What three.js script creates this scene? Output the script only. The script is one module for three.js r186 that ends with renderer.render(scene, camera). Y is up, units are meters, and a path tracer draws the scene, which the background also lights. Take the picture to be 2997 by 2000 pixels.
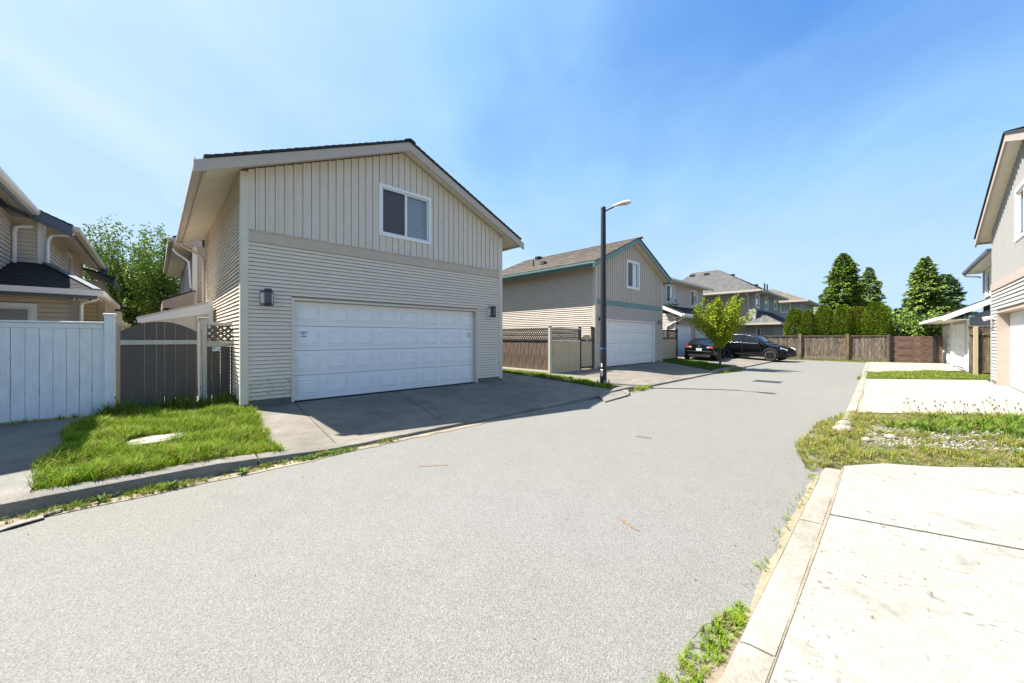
import * as THREE from 'three';
import { mergeGeometries, mergeVertices, toCreasedNormals } from 'three/addons/utils/BufferGeometryUtils.js';
import { Brush, Evaluator, SUBTRACTION } from 'three-bvh-csg';

// ---------- camera, sky, sun, exposure ----------
const scene = new THREE.Scene();
const EYE = 1.51, FOCAL = 1085;                       // focal length in pixels of a 2997 x 2000 frame
const camera = new THREE.PerspectiveCamera(2 * Math.atan(1000 / FOCAL) * 180 / Math.PI, 2997 / 2000, 0.05, 900);
camera.position.set(0, EYE, 0);
camera.rotation.y = Math.atan(1122.5 / 1085);         // the lane runs along -z, the houses' depth along -x
camera.setViewOffset(2997, 2000, 0, 12, 2997, 2000);
const EXPOSURE = 3.4;
const SUNDIR = new THREE.Vector3(-0.58, 1, 0.34).normalize();
{
  const W = 1024, H = 512, d = new Float32Array(W * H * 4);
  const STOPS = [[0, .018, .175, .68], [.45, .33, .60, .95], [1, .72, .87, 1.03], [1.3, .95, 1.02, 1.1]];
  const skyCol = (w, c) => { let k = 1; while (k < 3 && STOPS[k][0] < w) k++; const a = STOPS[k - 1], b = STOPS[k], t = Math.max(0, (w - a[0]) / (b[0] - a[0])); return a[c + 1] + (b[c + 1] - a[c + 1]) * t; };
  const h2 = (x, y) => { const s = Math.sin(x * 127.1 + y * 311.7) * 43758.5453; return s - Math.floor(s); };
  const vn = (x, y) => { const i = Math.floor(x), j = Math.floor(y), f = x - i, g = y - j, a = f * f * (3 - 2 * f), b = g * g * (3 - 2 * g);
    return (h2(i, j) * (1 - a) + h2(i + 1, j) * a) * (1 - b) + (h2(i, j + 1) * (1 - a) + h2(i + 1, j + 1) * a) * b; };
  const fb = (x, y) => vn(x, y) * .5 + vn(x * 2.1 + 7, y * 2.1) * .25 + vn(x * 4.3, y * 4.3 + 3) * .15 + vn(x * 8.7, y * 8.7) * .1;
  const SKY = 1.13 / EXPOSURE;
  for (let j = 0; j < H; j++) for (let i = 0; i < W; i++) {
    const e = ((j + .5) / H - .5) * Math.PI, a = ((i + .5) / W - .5) * 2 * Math.PI;
    const x = Math.cos(e) * Math.cos(a), y = Math.sin(e), z = Math.cos(e) * Math.sin(a), k = (j * W + i) * 4;
    const g = Math.acos(Math.min(1, Math.max(-1, x * SUNDIR.x + y * SUNDIR.y + z * SUNDIR.z))) * 180 / Math.PI, ed = e * 180 / Math.PI;
    const wh = .76 * Math.exp(-Math.pow(Math.max(ed, 0) / 26, 2.0)), ws = 1.5 * Math.exp(-Math.pow(g / 40, 2)) / (1 + .45 * Math.exp(-Math.pow(g / 34, 4)));
    let w = ws > 1 ? ws : 1 - (1 - wh) * (1 - ws);
    const q = 1 / (y + .22), px = x * q, pz = z * q;   // thin cirrus on a flat layer high up
    const wx = fb(px * 1.3 + 11, pz * 1.3) * 1.6, c1 = Math.max(0, fb(px * .9 + pz * .9 + wx, (pz - px) * 3.1 + wx * 1.4) - .38), c2 = Math.max(0, fb(px * 2.6 + wx, pz * 2.6 + 9 - wx) - .4);
    w = Math.min(1.3, w + Math.min(.3, c1 * (.20 + .15 * ws) + c2 * (.10 + ws * .2)) * (y > 0 ? 1 : 0) - .02);
    const au = 0.8 * Math.exp(-Math.pow(g / 15, 2));
    for (let c = 0; c < 3; c++) d[k + c] = y < 0 ? 0.22 * SKY : SKY * (skyCol(w, c) + au);
    d[k + 3] = 1;
  }
  const t = new THREE.DataTexture(d, W, H, THREE.RGBAFormat, THREE.FloatType);
  t.mapping = THREE.EquirectangularReflectionMapping; t.magFilter = t.minFilter = THREE.LinearFilter; t.needsUpdate = true;
  scene.background = t; scene.environment = t;
}
const sun = new THREE.DirectionalLight(new THREE.Color(1, 0.955, 0.88), 4.25);
sun.position.copy(SUNDIR).multiplyScalar(80); sun.castShadow = true; sun.shadow.mapSize.set(4096, 4096);
Object.assign(sun.shadow.camera, { left: -60, right: 60, top: 60, bottom: -60, near: 1, far: 220 });
scene.add(sun, sun.target);
const renderer = new THREE.WebGLRenderer({ antialias: true });
renderer.setSize(1024, 683); renderer.shadowMap.enabled = true;
renderer.toneMapping = THREE.LinearToneMapping; renderer.toneMappingExposure = EXPOSURE;

// ---------- helpers ----------
let seed = 20240611;
const R = () => { seed |= 0; seed = seed + 0x6D2B79F5 | 0; let t = Math.imul(seed ^ seed >>> 15, 1 | seed); t = t + Math.imul(t ^ t >>> 7, 61 | t) ^ t; return ((t ^ t >>> 14) >>> 0) / 4294967296; };
const rr = (a, b) => a + (b - a) * R();
const lerp = (a, b, t) => a + (b - a) * t;
const v3 = (x, y, z) => new THREE.Vector3(x, y, z);
const PI = Math.PI;
// periodic value noise for textures
function pnoise(P, s) {
  const g = new Float32Array(P * P); let q = s * 7919 + 13;
  for (let i = 0; i < g.length; i++) { q = (Math.imul(q, 1664525) + 1013904223) | 0; g[i] = (q >>> 8) / 16777216; }
  return (u, v) => { const x = u * P, y = v * P, i = Math.floor(x), j = Math.floor(y), f = x - i, h = y - j, a = f * f * (3 - 2 * f), b = h * h * (3 - 2 * h);
    const m = (n) => ((n % P) + P) % P, i0 = m(i), i1 = m(i + 1), j0 = m(j) * P, j1 = m(j + 1) * P;
    return (g[j0 + i0] * (1 - a) + g[j0 + i1] * a) * (1 - b) + (g[j1 + i0] * (1 - a) + g[j1 + i1] * a) * b; };
}
function tex(W, H, metresU, metresV, fn, srgb = true) {
  const d = new Uint8Array(W * H * 4);
  for (let j = 0; j < H; j++) for (let i = 0; i < W; i++) { const c = fn((i + .5) / W, (j + .5) / H), k = (j * W + i) * 4;
    for (let n = 0; n < 3; n++) d[k + n] = Math.max(0, Math.min(255, (Array.isArray(c) ? c[n] : c) * 255)); d[k + 3] = 255; }
  const t = new THREE.DataTexture(d, W, H, THREE.RGBAFormat); t.wrapS = t.wrapT = THREE.RepeatWrapping;
  t.magFilter = THREE.LinearFilter; t.minFilter = THREE.LinearMipmapLinearFilter; t.generateMipmaps = true;
  if (srgb) t.colorSpace = THREE.SRGBColorSpace; t.repeat.set(1 / metresU, 1 / metresV); t.needsUpdate = true; return t;
}
const n4 = pnoise(4, 1), n8 = pnoise(8, 2), n16 = pnoise(16, 3), n32 = pnoise(32, 4), n64 = pnoise(64, 5), n128 = pnoise(128, 6), n256 = pnoise(256, 7), n512 = pnoise(512, 8), n512b = pnoise(512, 9);
const T = {};
T.asphalt = tex(1024, 1024, 1.7, 1.7, (u, v) => { const s = n512(u, v), p = n512b(u, v), m = n256(u, v), c = n8(u, v) * .5 + n16(u, v) * .3 + n64(u, v) * .2;
  let t = .82 + (s - .5) * .30 + (m - .5) * .12 + (c - .5) * .03; if (p > .94) t += .12; if (p < .04) t -= .26; return [t * 1.0, t * .992, t * .968]; });
T.asphaltB = tex(1024, 1024, 1.7, 1.7, (u, v) => n512(u, v) * .6 + n256(u, v) * .4, false);
T.concrete = tex(1024, 1024, 4, 4, (u, v) => { const c = n8(u, v) * .35 + n16(u, v) * .3 + n32(u, v) * .2 + n128(u, v) * .15, s = n512(u, v);
  let t = .84 + (c - .5) * .34 + (s - .5) * .12 + (n256(u, v) - .5) * .08; if (n512b(u, v) < .05) t -= .2; return [t, t * .985, t * .955]; });
T.concreteB = tex(512, 512, 2, 2, (u, v) => n256(u, v) * .5 + n128(u, v) * .3 + n64(u, v) * .2, false);
T.pebble = tex(1024, 1024, 2.6, 2.6, (u, v) => { const c = n4(u, v) * .3 + n16(u, v) * .4 + n64(u, v) * .3; let t = .9 + (c - .5) * .16 + (n512(u, v) - .5) * .08;
  const a = n128(u, v); if (a < .2) t -= .27 * (1 - a / .2) * (.4 + n256(u, v)) * (n8(u, v) > .4 ? 1 : .45); t -= Math.max(0, n16(u, v) * .6 + n64(u, v) * .4 - .56) * .5; return [t, t * .99, t * .955]; });
T.paint = tex(512, 512, 1.3, 1.3, (u, v) => { const t = .95 + (n8(u, v) - .5) * .03 + (n64(u, v) - .5) * .02 + (n256(u, v) - .5) * .03; return t; });
T.wood = tex(512, 512, .6, 1.6, (u, v) => { const g = n64(u, v * .12 + .02 * n8(u, v)) * .5 + n256(u, v * .1) * .5, b = n8(u, v); let t = .74 + (g - .5) * .5 + (b - .5) * .3; return [t, t * .97, t * .93]; });
T.woodPaint = tex(512, 512, .6, 1.6, (u, v) => { const g = n64(u, v * .12) * .5 + n256(u, v * .1) * .5; let t = .93 + (g - .5) * .09 + (n8(u, v) - .5) * .05; if (n256(u, v * .6) > .965 && n16(u, v) > .6) t -= .3; return t; });
T.woodB = tex(512, 512, .6, 1.6, (u, v) => n64(u, v * .12) * .5 + n256(u, v * .1) * .5, false);
T.shingle = tex(512, 512, 1.2, 1.2, (u, v) => { const t = .78 + (n256(u, v) - .5) * .42 + (n512(u, v) - .5) * .25 + (n32(u, v) - .5) * .2; return [t, t * .99, t * .97]; });
T.algae = tex(512, 512, .9, .9, (u, v) => { const m = n16(u, v) * .4 + n64(u, v) * .3 + n256(u, v) * .3, k = m > .52 ? Math.min(1, (m - .52) * 3.2) : 0, t = .93 + (n64(u, v) - .5) * .06;
  return [t * (1 - .30 * k), t * (1 - .28 * k), t * (1 - .42 * k)]; });
T.soil = tex(512, 512, 2, 2, (u, v) => { const t = .6 + (n64(u, v) - .5) * .5 + (n256(u, v) - .5) * .5, g = n16(u, v); return [t * (1 - g * .15), t, t * (.8 - g * .2)]; });

function mat(rgb, o = {}) { const { physical, ...rest } = o; const m = new (physical ? THREE.MeshPhysicalMaterial : THREE.MeshStandardMaterial)({ roughness: .75, ...rest }); m.color.setRGB(...rgb); return m; }
const M = {
  asphalt: mat([.258, .253, .242], { map: T.asphalt, bumpMap: T.asphaltB, bumpScale: .004, roughness: .88, vertexColors: true }),
  drive: mat([.232, .212, .182], { map: T.concrete, bumpMap: T.concreteB, bumpScale: .002, roughness: .9 }),
  driveGrey: mat([.22, .212, .20], { map: T.concrete, bumpMap: T.concreteB, bumpScale: .002, roughness: .9 }),
  driveWhite: mat([.35, .335, .305], { map: T.pebble, bumpMap: T.concreteB, bumpScale: .002, roughness: .9 }),
  kerb: mat([.25, .235, .21], { map: T.concrete, bumpMap: T.concreteB, bumpScale: .004, roughness: .92 }),
  kerbWhite: mat([.36, .335, .29], { map: T.concrete, bumpMap: T.concreteB, bumpScale: .004, roughness: .92 }),
  foundation: mat([.19, .18, .165], { map: T.concrete, roughness: .95 }),
  soil: mat([.17, .15, .09], { map: T.soil, roughness: 1 }),
  bedSoil: mat([.25, .215, .15], { map: T.soil, roughness: 1 }),
  rust: mat([.27, .205, .165], { map: T.asphalt, roughness: .95 }),
  sand: mat([.33, .28, .205], { map: T.concrete, roughness: 1 }),
  beige: mat([.755, .65, .515], { map: T.paint, roughness: .55 }),
  beigeStain: mat([.73, .645, .49], { map: T.algae, roughness: .7 }),
  beigeBoard: mat([.69, .605, .50], { map: T.paint, roughness: .55 }),
  beigeTrim: mat([.67, .595, .49], { map: T.paint, roughness: .55 }),
  beigeBand: mat([.53, .43, .335], { map: T.paint, roughness: .6 }),
  tan: mat([.55, .47, .33], { map: T.paint, roughness: .6 }),
  cream: mat([.66, .585, .46], { map: T.paint, roughness: .6 }),
  taupe: mat([.53, .45, .375], { map: T.paint, roughness: .6 }),
  taupeLight: mat([.56, .485, .40], { map: T.paint, roughness: .6 }),
  grey: mat([.30, .275, .25], { map: T.paint, roughness: .8 }),
  bluegrey: mat([.34, .35, .36], { map: T.paint, roughness: .7 }),
  pinkish: mat([.42, .345, .29], { map: T.paint, roughness: .6 }),
  whitewall: mat([.40, .39, .37], { map: T.paint, roughness: .55 }),
  soffit: mat([.74, .68, .56], { map: T.paint, roughness: .6 }),
  fascia: mat([.50, .42, .35], { map: T.paint, roughness: .6 }),
  fasciaBlue: mat([.10, .125, .15], { map: T.paint, roughness: .5 }),
  teal: mat([.13, .24, .235], { map: T.paint, roughness: .5 }),
  white: mat([.82, .82, .80], { map: T.paint, roughness: .45 }),
  doorWhite: mat([.84, .83, .81], { map: T.paint, roughness: .38 }),
  gutterWhite: mat([.76, .75, .72], { roughness: .4 }),
  sheathing: mat([.26, .21, .155], { roughness: 1 }),
  shDark: mat([.060, .060, .064], { map: T.shingle, roughness: .95, vertexColors: true }),
  shBrown: mat([.20, .165, .135], { map: T.shingle, roughness: .95, vertexColors: true }),
  shGrey: mat([.17, .165, .165], { map: T.shingle, roughness: .95, vertexColors: true }),
  shBlack: mat([.035, .032, .034], { map: T.shingle, roughness: .95, vertexColors: true }),
  shTan: mat([.26, .22, .17], { map: T.shingle, roughness: .95, vertexColors: true }),
  black: mat([.018, .018, .02], { roughness: .45 }),
  poleBlack: mat([.012, .013, .016], { roughness: .55 }),
  dark: mat([.03, .03, .03], { roughness: .9 }),
  lampGrey: mat([.075, .078, .085], { roughness: .4, metalness: .3 }),
  steelGrey: mat([.22, .22, .22], { roughness: .6 }),
  steel: mat([.45, .45, .45], { roughness: .4, metalness: .8 }),
  whiteFence: mat([.82, .82, .80], { map: T.woodPaint, bumpMap: T.woodB, bumpScale: .001, roughness: .6 }),
  darkFence: mat([.112, .088, .074], { map: T.woodPaint, bumpMap: T.woodB, bumpScale: .0012, roughness: .7 }),
  creamWood: mat([.56, .51, .43], { map: T.woodPaint, bumpMap: T.woodB, bumpScale: .0015, roughness: .75 }),
  brownFence: mat([.23, .16, .125], { map: T.wood, bumpMap: T.woodB, bumpScale: .0015, roughness: .75 }),
  tanFence: mat([.53, .435, .275], { map: T.woodPaint, bumpMap: T.woodB, bumpScale: .0015, roughness: .75 }),
  darkWood: mat([.045, .038, .034], { map: T.wood, roughness: .75 }),
  oldWood: [.33, .25, .40, .29, .36].map((g, i) => mat([g * .92, g * .76, g * .60 + (i % 2) * .01], { map: T.wood, bumpMap: T.woodB, bumpScale: .002, roughness: .9 })),
  redWood: [.23, .205, .25].map((g) => mat([g * 1.1, g * .66, g * .5], { map: T.wood, bumpMap: T.woodB, bumpScale: .001, roughness: .8 })),
  woodBrown: mat([.30, .22, .11], { map: T.wood, bumpMap: T.woodB, bumpScale: .002, roughness: .85 }),
  bark: mat([.15, .11, .075], { map: T.wood, roughness: .95 }),
  glass: mat([1, 1, 1], { physical: true, transmission: 1, roughness: .02, thickness: 0, ior: 2.0 }),
  screen: mat([.055, .055, .06], { roughness: .8, transparent: true, opacity: .62 }),
  blind: mat([.42, .42, .42], { roughness: .6 }),
  curtain: mat([.55, .57, .6], { roughness: .9 }),
  room: mat([.55, .53, .5], { roughness: 1 }),
};

const KINDS = {};
function numbered(n) { if (!(n in KINDS)) { KINDS[n] = 0; return n; } KINDS[n]++; return n + '_' + String(KINDS[n]).padStart(3, '0'); }
function mesh(name, geo, m, parent, pos, rot) {
  const o = new THREE.Mesh(geo, m); o.name = name; o.castShadow = o.receiveShadow = true; if (pos) o.position.set(...pos); if (rot) o.rotation.set(...rot); (parent || scene).add(o); return o;
}
function grp(name, parent, pos = [0, 0, 0], ry = 0) { const g = new THREE.Group(); g.name = name; g.position.set(...pos); g.rotation.y = ry; parent.add(g); return g; }
function thing(name, label, category, group) { const g = new THREE.Group(); g.name = numbered(name); scene.add(g); g.userData = { label, category }; if (group) g.userData.group = group; return g; }
function tag(o, label, category, group, kind) { o.userData.label = label; o.userData.category = category; if (group) o.userData.group = group; if (kind) o.userData.kind = kind; return o; }
function structure(o) { o.userData.kind = 'structure'; return o; }
function rebase(t, x, y, z) { t.position.set(x, y, z); t.children.forEach((c) => c.position.sub(t.position)); return t; }
// uv in metres from the dominant direction of each face
function uvm(geo, along) {
  const g = geo.index ? geo.toNonIndexed() : geo; g.computeVertexNormals();
  const p = g.attributes.position, n = g.attributes.normal, uv = new Float32Array(p.count * 2), ou = R() * 3, ov = R() * 3;
  for (let i = 0; i < p.count; i++) { const ax = Math.abs(n.getX(i)), ay = Math.abs(n.getY(i)), az = Math.abs(n.getZ(i)); let a, b;
    if (ay >= ax && ay >= az) { a = p.getX(i); b = p.getZ(i); } else if (ax >= az) { a = p.getZ(i); b = p.getY(i); } else { a = p.getX(i); b = p.getY(i); }
    if (along === 'x') { const s = a; a = b; b = s; if (ax > ay && ax > az) { a = p.getY(i); b = p.getZ(i); } }
    uv[i * 2] = a + ou; uv[i * 2 + 1] = b + ov; }
  g.setAttribute('uv', new THREE.BufferAttribute(uv, 2)); return g;
}
const cache = new Map();
function boxG(w, h, d, along = '', variant = 0) {
  const k = [w, h, d].map((q) => q.toFixed(3)).join() + along + variant; let g = cache.get(k);
  if (!g) { g = uvm(new THREE.BoxGeometry(w, h, d), along); cache.set(k, g); } return g;
}
// box between two corners, in the parent's coordinates
function B(parent, name, m, x0, x1, y0, y1, z0, z1, along = '') { return mesh(name, boxG(Math.abs(x1 - x0), Math.abs(y1 - y0), Math.abs(z1 - z0), along), m, parent, [(x0 + x1) / 2, (y0 + y1) / 2, (z0 + z1) / 2]); }
function bg(x0, x1, y0, y1, z0, z1) { const g = new THREE.BoxGeometry(Math.abs(x1 - x0), Math.abs(y1 - y0), Math.abs(z1 - z0)); g.translate((x0 + x1) / 2, (y0 + y1) / 2, (z0 + z1) / 2); return g; }
const merge = (list) => uvm(mergeGeometries(list.map((g) => { const q = g.index ? g.toNonIndexed() : g; for (const a of Object.keys(q.attributes)) if (a !== 'position') q.deleteAttribute(a); return q; })));
// bevelled board, centred on x and z, from y = 0 up
function boardG(w, h, d, b = .004, variant = 0) {
  const k = 'bd' + [w, h, d, b].map((q) => q.toFixed(3)).join() + variant; let g = cache.get(k); if (g) return g;
  const s = new THREE.Shape([[-w / 2 + b, b], [w / 2 - b, b], [w / 2 - b, h - b], [-w / 2 + b, h - b]].map((p) => new THREE.Vector2(...p)));
  g = new THREE.ExtrudeGeometry(s, { depth: d - 2 * b, bevelEnabled: true, bevelThickness: b, bevelSize: b, bevelSegments: 1, steps: 1 }); g.translate(0, 0, -d / 2 + b); g = uvm(g); cache.set(k, g); return g;
}
function extr(pts, depth, m, name, parent, pos, ry = 0, holes = []) {
  const s = new THREE.Shape(pts.map((p) => new THREE.Vector2(...p))); for (const h of holes) s.holes.push(new THREE.Path(h.map((p) => new THREE.Vector2(...p))));
  return mesh(name, uvm(new THREE.ExtrudeGeometry(s, { depth, bevelEnabled: false })), m, parent, pos, [0, ry, 0]);
}
function tube(pts, r, m, name, parent, seg = 24, rad = 8) { const c = new THREE.CatmullRomCurve3(pts.map((p) => v3(...p)), false, 'catmullrom', .12); return mesh(name, new THREE.TubeGeometry(c, seg, r, rad), m, parent); }
// a bar between two points
function barG(a, b, w, h) { const A = v3(...a), Bv = v3(...b), L = A.distanceTo(Bv), g = new THREE.BoxGeometry(w, h, L); const o = new THREE.Object3D(); o.position.copy(A).add(Bv).multiplyScalar(.5); o.lookAt(Bv); o.updateMatrix(); g.applyMatrix4(o.matrix); return g; }

// lap siding board: bottom edge proud, local x along, z outward, y up
function lapG(L, e, variant) {
  const k = 'lap' + L.toFixed(2) + e.toFixed(4) + variant; let g = cache.get(k); if (g) return g;
  const s = new THREE.Shape([[0, .010], [.024, .007], [.025, .016], [.006, e - .004], [0, e - .004]].map((p) => new THREE.Vector2(...p)));
  g = new THREE.ExtrudeGeometry(s, { depth: L, bevelEnabled: false }); g.rotateY(-PI / 2); g.translate(L / 2, 0, 0);  // profile x -> world z, depth -> -x
  g = uvm(g, 'x'); cache.set(k, g); return g;
}
function spans(u0, u1, y0, y1, holes, top) {
  let L = [[u0, u1]];
  if (top) { const t = []; for (const [a, b] of L) { let s = null; const N = 60; for (let i = 0; i <= N; i++) { const u = lerp(a, b, i / N), ok = top(u) > y1 - .01; if (ok && s === null) s = u; if ((!ok || i === N) && s !== null) { t.push([s, ok ? u : u - (b - a) / N]); s = null; } } } L = t; }
  for (const h of holes) if (h[2] < y1 - .005 && h[3] > y0 + .005) { const n = []; for (const [a, b] of L) { if (h[1] <= a || h[0] >= b) n.push([a, b]); else { if (h[0] > a + .01) n.push([a, h[0]]); if (h[1] < b - .01) n.push([h[1], b]); } } L = n; }
  return L.filter(([a, b]) => b - a > .03);
}
// wall group: local u to the right seen from outside, y up, z outward. holes: [u0,u1,y0,y1]
function siding(w, m, u0, u1, y0, y1, e, { holes = [], top = null, each = true, stain = 0 } = {}) {
  const n = Math.max(1, Math.round((y1 - y0) / e)); e = (y1 - y0) / n; const all = [];
  for (let i = 0; i < n; i++) for (const [a, b] of spans(u0, u1, y0 + i * e, y0 + (i + 1) * e, holes, top)) {
    if (each) { const q = b - a > 3.9 ? lerp(a, b, [.32, .58, .43, .7][(i >> 1) % 4]) : null; for (const [c, d] of q ? [[a, q - .001], [q + .001, b]] : [[a, b]]) mesh('siding_board', lapG(d - c, e, i % 3), i < stain && a < 1 ? M.beigeStain : m, w, [(c + d) / 2, y0 + i * e + rr(-.0012, .0012), rr(-.0015, .0015)], [0, 0, rr(-.0006, .0006)]); }
    else { const g = lapG(b - a, e, 0).clone(); g.translate((a + b) / 2, y0 + i * e, 0); all.push(g); } }
  if (!each && all.length) { const o = mesh('siding', uvm(mergeGeometries(all), 'x'), m, w); o.userData.kind = 'stuff'; }
}
// vertical board-and-batten cladding under a roof line
function battens(w, m, u0, u1, y0, top, period, { holes = [], each = true } = {}) {
  const n = Math.round((u1 - u0) / period), p = (u1 - u0) / n, all = [];
  for (let i = 0; i < n; i++) {
    const a = u0 + i * p, bw = p * .34;
    const strips = []; for (const q of [[a, a + p - bw, 0, .008, 'board'], [a + p - bw + .007, a + p - .007, 0, .03, 'batten']]) { // split a strip where an opening cuts into its width
      const cut = holes.flatMap((h) => [h[0], h[1]]).filter((c) => c > q[0] + .012 && c < q[1] - .012); let s0 = q[0]; for (const c of cut) { strips.push([s0, c, ...q.slice(2)]); s0 = c; } strips.push([s0, ...q.slice(1)]); }
    for (const [s, t, d0, d1, nm] of strips) {
      const cuts = [[y0, null]]; let segs = [[y0, Infinity]];
      for (const h of holes) if (h[0] < t - .013 && h[1] > s + .013) segs = segs.flatMap(([q, r]) => [[q, Math.min(r, h[2])], [Math.max(q, h[3]), r]]).filter(([q, r]) => r - q > .01);
      for (const [q, r] of segs) { const ta = Math.min(top(s), r), tb = Math.min(top(t), r); if (ta - q < .02 && tb - q < .02) continue;
        const sh = new THREE.Shape([[s, q], [t, q], [t, Math.max(tb, q)], [s, Math.max(ta, q)]].map((z) => new THREE.Vector2(...z)));
        const mid = r === Infinity && top((s + t) / 2) > Math.max(ta, tb) + .002 ? top((s + t) / 2) : null;
        const g = new THREE.ExtrudeGeometry(mid ? new THREE.Shape([[s, q], [t, q], [t, tb], [(s + t) / 2, mid], [s, ta]].map((z) => new THREE.Vector2(...z))) : sh, { depth: d1 - d0, bevelEnabled: false });
        if (each) mesh(nm, uvm(g), m, w); else all.push(g); }
    }
  }
  if (!each) { const o = mesh('vertical_cladding', merge(all), m, w); o.userData.kind = 'stuff'; }
}
// solid wall core behind the cladding
function core(w, m, pts, holes, t = .14) { return extr(pts, t - .004, M.sheathing, 'wall_core', w, [0, 0, -t], 0, holes.map((h) => [[h[0], h[2]], [h[1], h[2]], [h[1], h[3]], [h[0], h[3]]])); }

function skin(w, m, pts, holes, t = .14) { const o = core(w, m, pts, holes, t); o.material = m; return o; }
// a window in a wall frame (same transform as the wall group)
function windowAt(bld, wx, wz, ry, u0, u1, y0, y1, { trim = .07, slider = true, blind = 'slats', screen = 0, fm = M.white, deep = .09 } = {}) {
  const g = grp('window', bld, [wx, 0, wz], ry), f = [];
  f.push(bg(u0 - trim, u1 + trim, y1, y1 + trim, -.02, .034), bg(u0 - trim, u1 + trim, y0 - trim, y0, -.02, .040), bg(u0 - trim, u0, y0, y1, -.02, .034), bg(u1, u1 + trim, y0, y1, -.02, .034));
  mesh('frame', merge(f), fm, g);
  const s = .035, um = (u0 + u1) / 2, pan = slider ? [[u0, um], [um, u1]] : [[u0, u1]];
  pan.forEach(([a, b], i) => { const dz = i ? -.008 : .006;
    mesh('sash', merge([bg(a + .003, b - .003, y1 - s, y1 - .002, dz - .03, dz), bg(a + .003, b - .003, y0 + .002, y0 + s, dz - .03, dz), bg(a + .003, a + s, y0 + s, y1 - s, dz - .03, dz), bg(b - s, b - .003, y0 + s, y1 - s, dz - .03, dz)]), fm, g);
    mesh('pane', uvm(new THREE.PlaneGeometry(b - a - 2 * s + .01, y1 - y0 - 2 * s + .01)), M.glass, g, [(a + b) / 2, (y0 + y1) / 2, dz - .016]);
    if (screen && i === (screen - 1)) mesh('insect_screen', uvm(new THREE.PlaneGeometry(b - a - 2 * s + .006, y1 - y0 - 2 * s + .006)), M.screen, g, [(a + b) / 2, (y0 + y1) / 2, dz - .004]); });
  if (blind === 'slats') { const L = []; const n = Math.floor((y1 - y0) / .05); for (let i = 0; i < n; i++) { const q = new THREE.BoxGeometry(u1 - u0 - .02, .003, .048); q.rotateX(.85); q.translate(um, y0 + .03 + i * .05, -deep); L.push(q); } mesh('blind', merge(L), M.blind, g); }
  else if (blind === 'curtain') { const L = []; for (let i = 0; i < 14; i++) { const q = new THREE.BoxGeometry((u1 - u0) / 14, y1 - y0, .01); q.rotateY(i % 2 ? .5 : -.5); q.translate(lerp(u0, u1, (i + .5) / 14), (y0 + y1) / 2, -deep); L.push(q); } mesh('curtain', merge(L), M.curtain, g); }
  mesh('room_wall', uvm(new THREE.BoxGeometry(u1 - u0 + .3, y1 - y0 + .3, .02)), M.room, g, [um, (y0 + y1) / 2, -deep - .5]);
  return g;
}
// sectional garage door
function garageDoor(bld, wx, wz, ry, u0, u1, y0, y1, { rows = 4, cols = 8, recess = .1, panels = true, m = M.doorWhite, jamb = M.beigeTrim } = {}) {
  const g = grp('garage_door', bld, [wx, 0, wz], ry), h = (y1 - y0) / rows, pw = (u1 - u0) / cols;
  for (let r = 0; r < rows; r++) {
    mesh('door_section', boardG(u1 - u0 - .004, h - .006, .045, .006), m, g, [(u0 + u1) / 2, y0 + r * h + .003, -recess - .022]);
    if (panels) for (let c = 0; c < cols; c++) { const w2 = pw - .125, h2 = h - .2, cx = u0 + (c + .5) * pw, cy = y0 + (r + .5) * h; mesh('raised_panel', panelG(w2, h2), m, g, [cx, cy, -recess + .0005]); }
    else mesh('section_rib', boxG(u1 - u0 - .02, .012, .008), m, g, [(u0 + u1) / 2, y0 + (r + .55) * h, -recess + .003]);
  }
  mesh('jamb', merge([bg(u0 - .05, u0 - .002, y0, y1 + .05, -recess - .05, .03), bg(u1 + .002, u1 + .05, y0, y1 + .05, -recess - .05, .03), bg(u0 - .002, u1 + .002, y1 + .003, y1 + .05, -recess - .05, .03)]), jamb, g);
  mesh('bottom_seal', boxG(u1 - u0 - .01, .03, .03), M.black, g, [(u0 + u1) / 2, y0 - .012, -recess - .02]);
  return g;
}
function panelG(w, h) { // embossed rectangle: a groove round a raised field
  const k = 'pn' + w.toFixed(3) + h.toFixed(3); let g = cache.get(k); if (g) return g; const P = [], ring = (i, z) => [[-w / 2 + i, -h / 2 + i, z], [w / 2 - i, -h / 2 + i, z], [w / 2 - i, h / 2 - i, z], [-w / 2 + i, h / 2 - i, z]];
  const rs = [ring(0, 0), ring(.008, .009), ring(.016, .001), ring(.036, .001), ring(.052, .012)];
  for (let r = 0; r < rs.length - 1; r++) for (let i = 0; i < 4; i++) { const a = rs[r][i], b = rs[r][(i + 1) % 4], c = rs[r + 1][(i + 1) % 4], d = rs[r + 1][i]; P.push(...a, ...b, ...c, ...a, ...c, ...d); }
  const t = rs[rs.length - 1]; P.push(...t[0], ...t[1], ...t[2], ...t[0], ...t[2], ...t[3]);
  g = new THREE.BufferGeometry(); g.setAttribute('position', new THREE.Float32BufferAttribute(P, 3)); g = uvm(g); cache.set(k, g); return g;
}
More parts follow.
